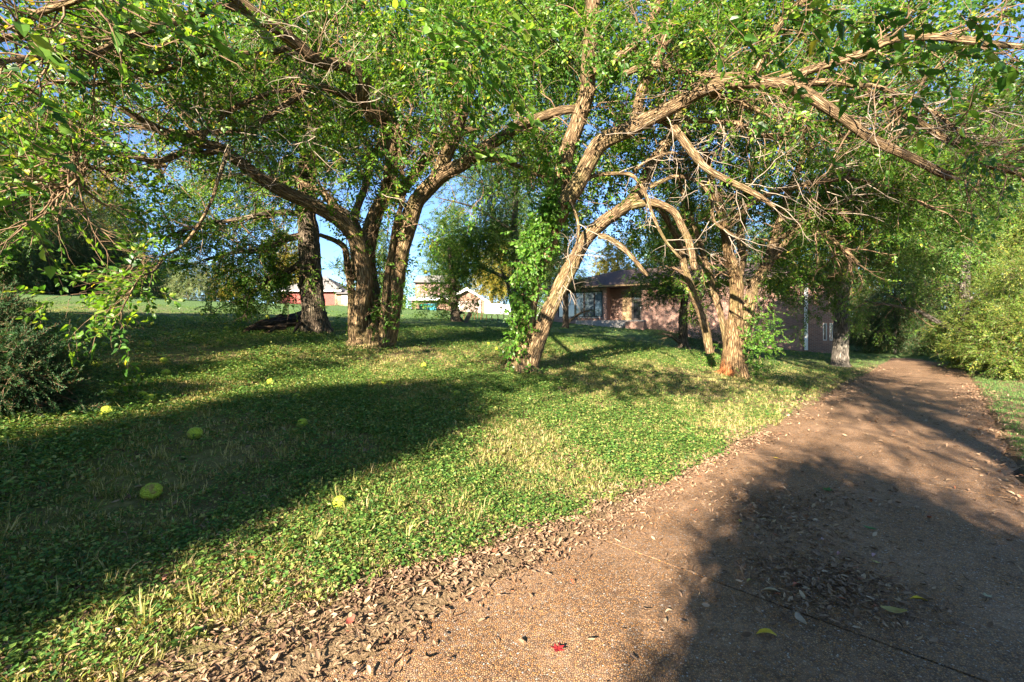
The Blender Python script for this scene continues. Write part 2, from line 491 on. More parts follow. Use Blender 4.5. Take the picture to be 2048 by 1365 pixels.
class Bag:
    def __init__(s): s.v = []; s.q = []; s.t = []; s.tint = []; s.n = 0; s.mq = []; s.mt = []
    def put(s, v, q, t, tint, mi=0):
        s.v.append(v); s.tint.append(np.full(len(v), tint))
        for f in q: s.q.append(tuple(k + s.n for k in f)); s.mq.append(mi)
        for f in t: s.t.append(tuple(k + s.n for k in f)); s.mt.append(mi)
        s.n += len(v)
    def mesh(s, name, mats):
        return mesh_np(name, np.concatenate(s.v), np.array(s.q, np.int32).reshape(-1, 4), np.array(s.t, np.int32).reshape(-1, 3), mats,
                       smooth=False, attrs={'tint': ('FLOAT', np.concatenate(s.tint))}, midx=s.mq + s.mt)

def stick(bag, a, b, r, mi):
    a = np.array(a, float); b = np.array(b, float)
    d = b - a; d /= np.linalg.norm(d)
    u = np.cross(d, (0.1, .2, 1)); u /= np.linalg.norm(u); w = np.cross(d, u)
    ring = [u, -.5 * u + .87 * w, -.5 * u - .87 * w]
    v = np.array([a + r * k for k in ring] + [b + r * .5 * k for k in ring])
    bag.put(v, [(0, 1, 4, 3), (1, 2, 5, 4), (2, 0, 3, 5)], [], 0, mi)

def make_sprig(name, mat, n=9, length=.34, L=.095, W=.056, detail=True, droop=.25, spread=1.0):
    bag = Bag()
    prev = np.zeros(3)
    for k in range(3):
        nxt = np.array([(k + 1) / 3 * length, random.uniform(-.02, .02), -.03 * (k + 1) ** 1.3 * length / .36])
        stick(bag, prev, nxt, .0028 * (1 - .2 * k), 1); prev = nxt
    for i in range(n):
        t = .12 + .88 * (i + random.random() * .5) / n
        pos = np.array([t * length, 0, -.03 * (3 * t) ** 1.3 * length / .36])
        s = random.uniform(.65, 1.15) * (1 - .25 * t)
        v, q, tr = leaf_arrays(L * s, W * s, random.uniform(.1, .5), random.uniform(.1, .5), detail)
        v = v + np.array([.015, 0, 0])
        side = 1 if i % 2 else -1
        R = rotm(random.uniform(-.7, .7), random.uniform(-.4, .4) + droop * random.random(), side * random.uniform(.35, 1.25) * spread)
        bag.put(v @ R.T + pos, q, tr, random.random() * .6)
    return bag.mesh(name, [mat, M['twig']])

def lib_objects(meshes):
    return [bpy.data.objects.new(m.name, m) for m in meshes]      # geometry sources only, never linked into the scene

LIB = {}
LIB['osage'] = lib_objects([make_sprig("sprig", M['osage'], n=random.choice((8, 10, 11))) for _ in range(4)])
LIB['bright'] = lib_objects([make_sprig("sprig", M['bright'], n=random.choice((8, 10, 11))) for _ in range(4)])
for k, kw in (('mid', {}), ('dark', dict(L=.08, W=.035)), ('yellow', {}), ('hedge', dict(L=.085, W=.045)), ('pale', dict(L=.09, W=.045))):
    LIB[k] = lib_objects([make_sprig("sprig", M[k], n=14, length=.42, detail=False, spread=1.1, **kw) for _ in range(3)])
LIB['vine'] = lib_objects([make_sprig("vine_sprig", M['vine'], n=7, length=.25, L=.09, W=.075, droop=1.1) for _ in range(3)])

def needle_sprig(name, mat):
    bag = Bag()
    stick(bag, (0, 0, 0), (.4, 0, -.03), .003, 1)
    for i in range(70):
        t = random.uniform(.03, 1)
        v, q, tr = leaf_arrays(random.uniform(.025, .075) * (1.25 - .6 * t), .011, .2, .2, False)
        R = rotm(random.uniform(-3, 3), random.uniform(-.9, .5), random.choice((-1, 1)) * random.uniform(.2, .9))
        bag.put(v @ R.T + np.array([t * .4, 0, -.03 * t]), q, tr, random.random() * .5)
    return bag.mesh(name, [mat, M['twig']])
LIB['juniper'] = lib_objects([needle_sprig("needle_sprig", M['juniper']) for _ in range(3)])

def clover_clump(name, n=16, rad=.11, L=.028, W=.022):
    bag = Bag()
    for i in range(n):
        a = random.uniform(0, 6.28); r = rad * math.sqrt(random.random())
        v, q, tr = leaf_arrays(L * random.uniform(.6, 1.25), W * random.uniform(.7, 1.2), random.uniform(.1, .4), random.uniform(0, .4), False)
        R = rotm(random.uniform(-.5, .5), random.uniform(-.5, .35), random.uniform(0, 6.28))
        bag.put(v @ R.T + np.array([r * math.cos(a), r * math.sin(a), random.uniform(.012, .06)]), q, tr, random.random() * .7)
    return bag.mesh(name, [M['clover'], M['twig']])
LIB['clover'] = lib_objects([clover_clump("ground_cover_clump") for _ in range(4)])

def grass_tuft(name, n=16, rad=.06, h=.062, mat='grass'):
    bag = Bag()
    for i in range(n):
        a = random.uniform(0, 6.28); r = rad * random.random()
        hh = h * random.uniform(.4, 1.2); w = random.uniform(.0025, .005); lean = random.uniform(.2, 1.1)
        c, s_ = math.cos(a), math.sin(a)
        b = np.array([r * c, r * s_, 0]); dirv = np.array([c, s_, 0]); side = np.array([-s_, c, 0])
        m1 = b + dirv * hh * lean * .35 + np.array([0, 0, hh * .65]); tip = b + dirv * hh * lean + np.array([0, 0, hh * (1 - .25 * lean)])
        bag.put(np.array([b - side * w, b + side * w, m1 + side * w * .8, m1 - side * w * .8, tip]), [(0, 1, 2, 3)], [(3, 2, 4)], random.random() * .6)
    return bag.mesh(name, [M[mat], M['twig']])
LIB['tallgrass'] = lib_objects([grass_tuft("tall_tuft", 13, .05, .15) for _ in range(3)])
LIB['weed'] = lib_objects([clover_clump("weed_rosette", 9, .055, .085, .03) for _ in range(3)])
LIB['greengrass'] = lib_objects([grass_tuft("lush_tuft", 18, .07, .055, 'greengrass') for _ in range(3)])
LIB['grass'] = lib_objects([grass_tuft("grass_tuft") for _ in range(4)])

def curled_leaf_mesh(name, L, W, curl, mat, tint=None):
    nu, nv = 5, 3
    v = []; tn = []
    c1, c2, tw = random.uniform(-1, 1) * curl, random.uniform(.3, 1) * curl, random.uniform(-.6, .6)
    for i in range(nu):
        t = i / (nu - 1)
        w = W * .5 * (math.sin(math.pi * min(1, t * .93 + .05)) ** .8) * random.uniform(.85, 1.15)
        for j in range(nv):
            s_ = (j - 1)
            v.append((L * (t - .5), s_ * w * math.cos(c2 * .8), abs(s_) * w * math.sin(c2) + .22 * L * c1 * (t - .5) ** 2 * 4 + tw * s_ * w * (t - .5) + .006))
    q = [(i * nv + j, (i + 1) * nv + j, (i + 1) * nv + j + 1, i * nv + j + 1) for i in range(nu - 1) for j in range(nv - 1)]
    return mesh_np(name, v, np.array(q, np.int32), None, [mat], smooth=True, attrs={'tint': ('FLOAT', np.full(len(v), tint if tint is not None else 0.))})
LIB['dead'] = lib_objects([curled_leaf_mesh("curled_leaf", random.uniform(.032, .062), random.uniform(.012, .026), random.uniform(.5, 1.3), M['dead']) for _ in range(6)])

_groups = {}
def scatter_group(lib):
    if lib in _groups: return _groups[lib]
    g = bpy.data.node_groups.new("scatter_" + lib, 'GeometryNodeTree')
    g.interface.new_socket("Geometry", in_out='INPUT', socket_type='NodeSocketGeometry')
    g.interface.new_socket("Geometry", in_out='OUTPUT', socket_type='NodeSocketGeometry')
    N = g.nodes; K = g.links
    gi = N.new("NodeGroupInput"); go = N.new("NodeGroupOutput")
    jn = N.new("GeometryNodeJoinGeometry")
    for o in reversed(LIB[lib]):
        oi = N.new("GeometryNodeObjectInfo"); oi.inputs["Object"].default_value = o; oi.inputs["As Instance"].default_value = False
        ti = N.new("GeometryNodeGeometryToInstance")
        K.new(oi.outputs["Geometry"], ti.inputs[0]); K.new(ti.outputs[0], jn.inputs[0])
    ip = N.new("GeometryNodeInstanceOnPoints")
    ip.inputs["Pick Instance"].default_value = True
    def attr(nm, ty):
        a = N.new("GeometryNodeInputNamedAttribute"); a.data_type = ty; a.inputs["Name"].default_value = nm
        return a.outputs["Attribute"]
    K.new(gi.outputs[0], ip.inputs["Points"]); K.new(jn.outputs[0], ip.inputs["Instance"])
    K.new(attr("pick", 'INT'), ip.inputs["Instance Index"])
    K.new(attr("rot", 'FLOAT_VECTOR'), ip.inputs["Rotation"])
    K.new(attr("scl", 'FLOAT'), ip.inputs["Scale"])
    K.new(ip.outputs[0], go.inputs[0])
    _groups[lib] = g
    return g

def scatter(name, pos, rot, scl, lib, parent=None, kind='stuff'):
    n = len(pos)
    me = mesh_np(name, pos, attrs={'rot': ('FLOAT_VECTOR', np.asarray(rot, np.float32)), 'scl': ('FLOAT', np.asarray(scl, np.float32)),
                                   'pick': ('INT', rng.integers(0, len(LIB[lib]), n).astype(np.int32))})
    o = link(name, me, parent)
    md = o.modifiers.new("scatter", 'NODES'); md.node_group = scatter_group(lib)
    if kind: o['kind'] = kind
    return o

def dir_rot(d, roll=.5):
    d = np.asarray(d, float); d = d / (np.linalg.norm(d, axis=1, keepdims=True) + 1e-9)
    return np.stack([rng.normal(0, roll, len(d)), -np.arcsin(np.clip(d[:, 2], -1, 1)), np.arctan2(d[:, 1], d[:, 0])], 1)

# ---------------------------------------------------------------- trees
def nrm(v): return v / (np.linalg.norm(v) + 1e-9)

class Tree:
    def __init__(s, name, label, cat, base, bark='bark', group=None):
        s.root = thing(name, label, cat, base, 0, group)
        s.base = np.array(base, float); s.bark = M[bark]
        s.twigs = Tubes(); s.dead = Tubes(); s.leaf = []; s.ldir = []
        s.limbs = []
    def limb(s, name, pts, r0, r1, sides=12, rough=.05, flare=0., n=None, wig=.03):
        """pts: world points; r0, r1: radii in metres"""
        pts = [np.array(p, float) for p in pts]
        length = sum(np.linalg.norm(b - a) for a, b in zip(pts, pts[1:]))
        n = n or max(8, int(length / .11))
        n = min(n, 90)
        c = catmull(pts, n)
        ph = rng.uniform(0, 6.28, 6); t = np.linspace(0, length, n)
        env = np.sin(np.pi * np.linspace(0, 1, n))[:, None] * wig
        c = c + env * np.stack([np.sin(t * 2.3 + ph[0]) + .5 * np.sin(t * 5.1 + ph[1]), np.sin(t * 2.0 + ph[2]) + .5 * np.sin(t * 4.6 + ph[3]), .6 * np.sin(t * 2.7 + ph[4])], 1)
        u = np.linspace(0, 1, n)
        r = r0 * (1 - u) + r1 * u
        T = Tubes(); T.add(c, r, sides, rough, flare, s.base[2])
        T.build(name, s.bark, s.root, origin=s.base)
        s.limbs.append((c, r))
        return c, r
    def px(s, name, pts, Y0, Y1, w0, w1, **kw):
        """limb through pixels of the photograph; depth runs Y0..Y1, widths in pixels"""
        n = len(pts)
        P3 = [P(x, y, Y0 + (Y1 - Y0) * i / (n - 1)) for i, (x, y) in enumerate(pts)]
        return s.limb(name, P3, w0 / 2 / FPX * Y0, w1 / 2 / FPX * Y1, **kw)
    def grow(s, p, d, length, r, depth, bias=(0, 0, -.005), jit=.2, leafy=1.0, bare=0.0, tubes=None, kids=5, step=.14, sprig=.10):
        p = np.array(p, float); d = nrm(np.array(d, float)); bias = np.array(bias)
        n = max(3, int(length / step)); pts = [p]; dirs = [d]
        for i in range(n):
            d = nrm(d + rng.normal(0, jit, 3) + bias)
            p = p + d * step; pts.append(p); dirs.append(d)
        pts = np.array(pts); u = np.linspace(0, 1, n + 1)
        (tubes or s.twigs).add(pts, r * (1 - .75 * u), 5 if r > .012 else 4, cap=False)
        isbare = rng.random() < bare
        if not isbare and leafy > 0:
            lo = .35 if depth > 0 else .1
            m = int(length * (1 - lo) / sprig * leafy + rng.random())
            for _ in range(m):
                t = rng.uniform(lo, 1); i = min(n, int(t * n + .5))
                s.leaf.append(pts[i] + rng.normal(0, .03, 3)); s.ldir.append(nrm(dirs[i] + rng.normal(0, .7, 3) + np.array([0, 0, .0])))
        if depth > 0:
            for _ in range(kids):
                t = rng.uniform(.15, .97); i = min(n, int(t * n))
                dd = nrm(dirs[i] * .7 + rng.normal(0, .65, 3))
                s.grow(pts[i], dd, length * rng.uniform(.25, .6) * (1.1 - .5 * t), max(.0035, r * .5 * (1 - .6 * t)), depth - 1, bias, jit, leafy, bare if not isbare else 1.0, tubes, max(2, kids - 1), step * .85, sprig)
    def sprout(s, c, r, n, lmin, lmax, lo=.2, hi=1., out=(0, 0, 0), depth=1, tan=.5, rmax=.022, **kw):
        tg = np.gradient(c, axis=0)
        for k in range(n):
            t = lo + (hi - lo) * (k + rng.random()) / n; i = min(len(c) - 1, int(t * (len(c) - 1)))
            d = nrm(nrm(tg[i]) * tan + rng.normal(0, .6, 3) + np.array(out))
            s.grow(c[i], d, rng.uniform(lmin, lmax), min(rmax, r[i] * .55), depth, **kw)
    def fill(s, blobs):
        """extra leaf sprays: (centre xyz, radii xyz, count)"""
        for (c, rad, n) in blobs:
            q = rng.normal(size=(n, 3)); q /= np.linalg.norm(q, axis=1, keepdims=True)
            q = q * (rng.random((n, 1)) ** .45) * np.array(rad)
            # clumps: pull points towards a few centres so that gaps open between them
            k = max(3, n // 28); cs = q[rng.integers(0, n, k)]
            own = rng.integers(0, k, n)
            q = q * .35 + cs[own] * .65 + rng.normal(0, .16, (n, 3)) * np.mean(rad)
            d = nrm(q / np.array(rad)) if False else q / (np.linalg.norm(q, axis=1, keepdims=True) + 1e-9) * .6 + rng.normal(0, .6, (n, 3)) + np.array([0, 0, -.05])
            for a, b in zip(q + np.array(c), d): s.leaf.append(a); s.ldir.append(b)
    def fpx(s, px, py, Y, rx, ry, rY, n):
        """the same, centre and radii given in photograph pixels at depth Y"""
        s.fill([(P(px, py, Y), (rx / FPX * Y, rY, ry / FPX * Y), n)])
    def finish(s, lib, scale=(.8, 1.25), roll=.7, fol="foliage", keep=None):
        s.twigs.build("twigs", M['twig'], s.root, 'stuff', origin=s.base)
        s.dead.build("dead_twigs", M['deadwood'], s.root, 'stuff', origin=s.base)
        if s.leaf:
            pos = np.array(s.leaf); d = np.array(s.ldir)
            ok = (pos[:, 2] > gz(pos[:, 0], pos[:, 1]) + .05) & (np.linalg.norm(pos - np.array([0, 0, CAM_Z]), axis=1) > 1.6)
            if keep is not None: ok &= keep(pos)
            pos, d = pos[ok], d[ok]
            scatter(fol, pos - s.base, dir_rot(d, roll), rng.uniform(scale[0], scale[1], len(pos)), lib, s.root)

exec_stage = None
# ================================================================ THE SETTING
def build_ground():
    def axis(lo, hi, fine0, fine1, step_f, step_c):
        a = list(np.arange(fine0, fine1, step_f)); x = fine1; st = step_f
        while x < hi: a.append(x); st = min(step_c, st * 1.12); x += st
        a.append(hi); x = fine0; st = step_f
        while x > lo: st = min(step_c, st * 1.12); x -= st; a.insert(0, max(x, lo))
        return np.unique(np.array(a))
    qs = axis(-220, 260, -6, 14, .22, 14); ps = axis(-220, 260, -5, 9, .14, 14)
    ps = np.unique(np.concatenate([ps, [-2.65, -2.75, 0, .12]]))
    Q, Pp = np.meshgrid(qs, ps, indexing='ij')
    X, Y = wxy(Q, Pp); Z = gz(X, Y)
    near = (np.abs(Q - 4) < 10) & (Pp > .25) & (Pp < 10)
    Z = Z + near * rng.normal(0, .006, Z.shape)
    nq, np_ = Q.shape
    i = np.arange(nq - 1)[:, None]; j = np.arange(np_ - 1)[None]
    quads = np.stack([i * np_ + j, (i + 1) * np_ + j, (i + 1) * np_ + j + 1, i * np_ + j + 1], -1).reshape(-1, 4)
    o = link("lawn", mesh_np("lawn", np.stack([X, Y, Z], -1), quads, None, [M['lawn']]))
    o['kind'] = 'structure'
build_ground()

def build_drive():
    root = bpy.data.objects.new("driveway", None); COL.objects.link(root); root['kind'] = 'structure'
    joints = [-13.0 - .6, -10.0, -6.6, -3.3, .1, 3.5, 6.9, 10.3, 13.7, 17.1, 20.5, 24.0]
    def centre(q):                        # the far end swings left behind the house
        k = max(0, q - 20.5); return .018 * k * k
    joints += [27.4, 30.8]
    for a, b in zip(joints, joints[1:]):
        n = 10; m = 8
        qs = np.linspace(a + .009, b - .009, n); ps = np.linspace(-DRIVE_W, 0, m)
        v = []
        ragL = .035 * np.sin(qs * 5.1) + .03 * np.sin(qs * 11.7)
        for ii, q in enumerate(qs):
            for jj, p in enumerate(ps):
                pp = p + (ragL[ii] if jj == m - 1 else (-ragL[ii] if jj == 0 else 0)) + centre(q)
                x, y = wxy(q, pp); v.append((x, y, .0 + .006 * math.sin(q * .9)))
        nt_ = n * m
        q_ = [(i * m + j, (i + 1) * m + j, (i + 1) * m + j + 1, i * m + j + 1) for i in range(n - 1) for j in range(m - 1)]
        loop = [i * m for i in range(n)] + [(n - 1) * m + j for j in range(1, m)] + [i * m + m - 1 for i in range(n - 2, -1, -1)] + [j for j in range(m - 2, 0, -1)]
        low = {}
        for k in loop:
            low[k] = len(v); x, y, z = v[k]; v.append((x, y, z - .1))
        for k, k2 in zip(loop, loop[1:] + loop[:1]): q_.append((k, low[k], low[k2], k2))
        me = mesh_np("slab", v, np.array(q_, np.int32), None, [M['drive']], smooth=False)
        link("slab", me, root)
build_drive()

# ================================================================ THE BRICK HOUSE
HA = math.atan2(6.7, -12.6) - math.pi           # direction of the facade
HO = np.array([3.0, 36.0])
HU = np.array([math.cos(HA), math.sin(HA)])
def hx(px):
    """distance along the facade where a photograph column meets it"""
    k = (px - 1024) / FPX
    return (k * HO[1] - HO[0]) / (HU[0] - k * HU[1])
def hY(px): return HO[1] + hx(px) * HU[1]
def hzz(px, py): return CAM_Z + (HOR - py) / FPX * hY(px)

def build_house():
    L = hx(1668); EZ = 4.72; DP = 9.0
    root = thing("brick_house", "low brown brick house with dark shingle roof and white downspout among the trees", "house", (HO[0], HO[1], 0), HA)
    wl, wr = hx(1116), hx(1205)         # window bay
    rl, rr = hx(1213), hx(1283)         # entry recess
    wz0, wz1 = 2.55, 4.50
    R = 1.1
    def wall(*b): MB().box(*b).build("wall", M['brick'], root)
    T = .22
    wall(0, wl, 0, T, -.6, EZ)                                  # left pier
    wall(wl, wr, 0, T, -.6, wz0); wall(wl, wr, 0, T, wz1 + .02, EZ)     # under and over the glass
    wall(wr, rl, 0, R, -.6, EZ)                                 # pier between window and entry
    d0, d1 = hx(1256), hx(1278)
    wall(rl, d0 - .1, R, R + T, -.6, EZ); wall(d1 + .1, rr, R, R + T, -.6, EZ)
    wall(d0 - .1, d1 + .1, R, R + T, 4.46, EZ)
    # right part with two dark high windows and two low ones
    holes = sorted([(hx(1330), hx(1364), 4.0, 4.5), (hx(1556), hx(1580), 3.75, 4.35), (hx(1646), hx(1654), .95, 2.0), (hx(1659), hx(1666), .95, 2.0)])
    x = rr
    for (a, b, z0, z1) in holes:
        wall(x, a, 0, T, -.9, EZ); wall(a, b, 0, T, -.9, z0); wall(a, b, 0, T, z1, EZ); x = b
        f = MB()
        e = .05
        f.box(a, b, .04, .12, z1 - e, z1); f.box(a, b, .04, .12, z0, z0 + e); f.box(a, a + e, .04, .12, z0 + e, z1 - e); f.box(b - e, b, .04, .12, z0 + e, z1 - e)
        fr = f.build("window", M['dark_trim'] if z0 > 3 else M['white'], root)
        MB().box(a + e, b - e, .07, .085, z0 + e, z1 - e).build("pane", M['pane_dark'], fr)
    wall(x, L, 0, T, -.9, EZ)
    wall(L - T, L, T, DP, -.9, EZ); wall(0, T, T, DP, -.6, EZ); wall(T, L - T, DP - T, DP, -.6, EZ)
    wall(rr, rr + T, T, R, -.6, EZ)
    # window bay: posts and panes
    posts = [wl, hx(1135), hx(1150), hx(1168), hx(1188), wr]
    fr = MB().box(wl, wr, .03, .13, wz0, wz0 + .07).build("window", M['dark_trim'], root)
    MB().box(wl, wr, .03, .13, wz1 - .07, wz1).build("head_rail", M['dark_trim'], fr)
    for i, p in enumerate(posts):
        w = .045 if i not in (2, 3) else .07
        x0, x1 = (p, p + .06) if i == 0 else ((p - .06, p) if i == len(posts) - 1 else (p - w, p + w))
        MB().box(x0, x1, .035, .125, wz0 + .07, wz1 - .07).build("post", M['wood_trim' if i in (1, 2) else 'dark_trim'], fr)
    for a, b in zip(posts, posts[1:]):
        MB().box(a + .06, b - .06, .075, .09, wz0 + .072, wz1 - .072).build("pane", M['pane'], fr)
    MB().box(wl - .03, wr + .03, -.06, .03, wz0 - .07, wz0).build("sill", M['concrete'], root)
    # door with oak surround
    MB().box(d0 - .1, d0, R - .05, R + .03, 2.30, 4.46).build("door_jamb", M['wood_trim'], root)
    MB().box(d1, d1 + .1, R - .05, R + .03, 2.30, 4.46).build("door_jamb", M['wood_trim'], root)
    MB().box(rl + .9, d0 - .12, R - .06, R - .005, 2.30, 4.4).build("entry_panel", M['wood_trim'], root)
    dr = MB().box(d0, d1, R - .02, R + .04, 2.30, 4.44).build("door", M['door'], root)
    MB().box(d0 + .2, d1 - .2, R - .035, R - .022, 3.88, 4.22).build("pane", M['pane'], dr)
    MB().box(d0 + .22, d1 - .22, R - .034, R - .022, 4.28, 4.36).build("plaque", M['red'], dr)
    MB().box(d0 + .15, d1 - .15, R - .030, R - .022, 2.45, 3.7).build("pane", M['pane_dark'], dr)
    MB().box(d1 - .11, d1 - .07, R - .09, R - .02, 3.2, 3.32).build("handle", M['metal'], dr)
    MB().box(hx(1160), rr + .35, -1.0, -.002, 1.5, 2.28).build("porch", M['concrete'], root)
    MB().box(rl, rr, .0, R - .002, 1.5, 2.275).build("porch", M['concrete'], root)
    MB().box(hx(1190), hx(1262), -1.45, -1.002, 1.2, 2.08).build("step", M['concrete'], root)
    MB().box(hx(1195), hx(1258), -1.85, -1.452, 1.0, 1.88).build("step", M['concrete'], root)
    MB().box(hx(1262) + .02, rr + .5, -1.7, -1.004, 1.0, 2.18).build("planter", M['brick'], root)
    # roof: hip roof with overhang, fascia and gutter
    ov = .65; rz_ = 6.55; h = .14
    a = (-ov, -ov); b = (L + ov, DP + ov); my = DP / 2; r0, r1 = -ov + 5.1, L + ov - 5.1
    top = [(a[0], a[1], EZ + h), (b[0], a[1], EZ + h), (b[0], b[1], EZ + h), (a[0], b[1], EZ + h), (r0, my, rz_), (r1, my, rz_)]
    bot = [(p[0], p[1], EZ + .012) for p in top[:4]]
    roof = MB().poly(top + bot, [(0, 1, 5, 4), (2, 3, 4, 5), (1, 2, 5), (3, 0, 4), (9, 8, 7, 6), (0, 6, 7, 1), (1, 7, 8, 2), (2, 8, 9, 3), (3, 9, 6, 0)]).build("roof", M['roof'], root)
    # shingle courses on the front slope: thin overlapping strips
    n = 22; k = []
    for i in range(n):
        t0, t1 = i / n, (i + 1.25) / n
        y0, y1 = -ov + (my + ov) * t0, -ov + (my + ov) * min(t1, 1)
        z0, z1 = EZ + h + (rz_ - EZ - h) * t0, EZ + h + (rz_ - EZ - h) * min(t1, 1)
        xl0, xl1 = -ov + 5.1 * t0, -ov + 5.1 * min(t1, 1); xr0, xr1 = L + ov - 5.1 * t0, L + ov - 5.1 * min(t1, 1)
        MB().poly([(xl0, y0, z0 + .035), (xr0, y0, z0 + .035), (xr1, y1, z1 + .008), (xl1, y1, z1 + .008), (xl0, y0, z0 + .004), (xr0, y0, z0 + .004)],
                  [(0, 1, 2, 3), (4, 5, 1, 0)]).build("shingle_course", M['roof'], roof)
    MB().box(-ov - .1, L + ov + .1, -ov - .11, -ov - .003, EZ + .02, EZ + .13).build("gutter", M['wood_trim'], root)
    dx = hx(1612)
    dsp = MB().box(dx - .09, dx + .09, -.12, -.003, .35, EZ - .15).build("downspout", M['white'], root)
    MB().prism([(-.12, EZ - .15), (-.003, EZ - .15), (-ov + .1, EZ + .01), (-ov - .02, EZ + .01)], 'x', dx - .07, dx + .07).build("elbow", M['white'], dsp)
    for z in (1.2, 3.2): MB().box(dx - .11, dx + .11, -.13, -.001, z, z + .05).build("bracket", M['white'], dsp)
    # chimney far back
    ch = MB().box(L - 7.2, L - 6.2, my + .8, my + 1.7, 5.5, 7.4).build("chimney", M['brick'], root)
    MB().box(L - 7.28, L - 6.12, my + .72, my + 1.78, 7.4, 7.5).build("cap", M['concrete'], ch)
build_house()

# ================================================================ NEIGHBOURS
def build_red_house():
    c = hit(600, 612.5, 40); Y = max(c.y, 58.0)
    g = ground((640 - 1024) / FPX * Y, Y)
    def X(px): return (px - 1024) / FPX * Y
    def Z(py): return CAM_Z + (HOR - py) / FPX * Y
    root = thing("red_brick_house", "red brick house with gray hipped roof beyond the lawn, left of the forked trunks", "house", (X(560), Y, 0))
    x0 = X(560); W1 = X(677) - x0; W2 = X(712) - x0
    zb = g - .6
    MB().box(0, W1, 0, 8, zb, Z(581)).build("wall", M['brick_red'], root)
    MB().poly([(-.5, -.5, Z(581)), (W1 + .5, -.5, Z(581)), (W1 + .5, 8.5, Z(581)), (-.5, 8.5, Z(581)), (3.6, 4, Z(546)), (W1 - 3.2, 4, Z(546)),
               (-.5, -.5, Z(583)), (W1 + .5, -.5, Z(583)), (W1 + .5, 8.5, Z(583)), (-.5, 8.5, Z(583))],
              [(0, 1, 5, 4), (2, 3, 4, 5), (1, 2, 5), (3, 0, 4), (6, 7, 1, 0), (7, 8, 2, 1), (8, 9, 3, 2), (9, 6, 0, 3), (9, 8, 7, 6)]).build("roof", M['roof_gray'], root)
    MB().box(-.55, W1 + .55, -.62, -.505, Z(584), Z(581)).build("gutter", M['white'], root)
    MB().box(W1 + .003, W2, -1.2, 5, zb, Z(590)).build("wing", M['wood_trim'], root)
    MB().prism([(-1.7, Z(590)), (5.3, Z(590)), (2.0, Z(579)), (1.6, Z(579))], 'x', W1 + .05, W2 + .4).build("wing_roof", M['roof_gray'], root)
    a, b = X(670) - x0, X(677) - x0
    w = MB().box(a, b - .02, -.04, -.003, Z(596), Z(583.5)).build("window", M['white'], root)
    MB().box(a + .12, b - .14, -.055, -.042, Z(594.5), Z(585)).build("pane", M['pane'], w)
    for (p0, p1) in ((691, 695.5), (697, 701.5)):
        w = MB().box(X(p0) - x0, X(p1) - x0, -1.25, -1.203, Z(608), Z(592)).build("window", M['white'], root)
        MB().box(X(p0) - x0 + .07, X(p1) - x0 - .07, -1.265, -1.252, Z(607), Z(593)).build("pane", M['pane'], w)
build_red_house()

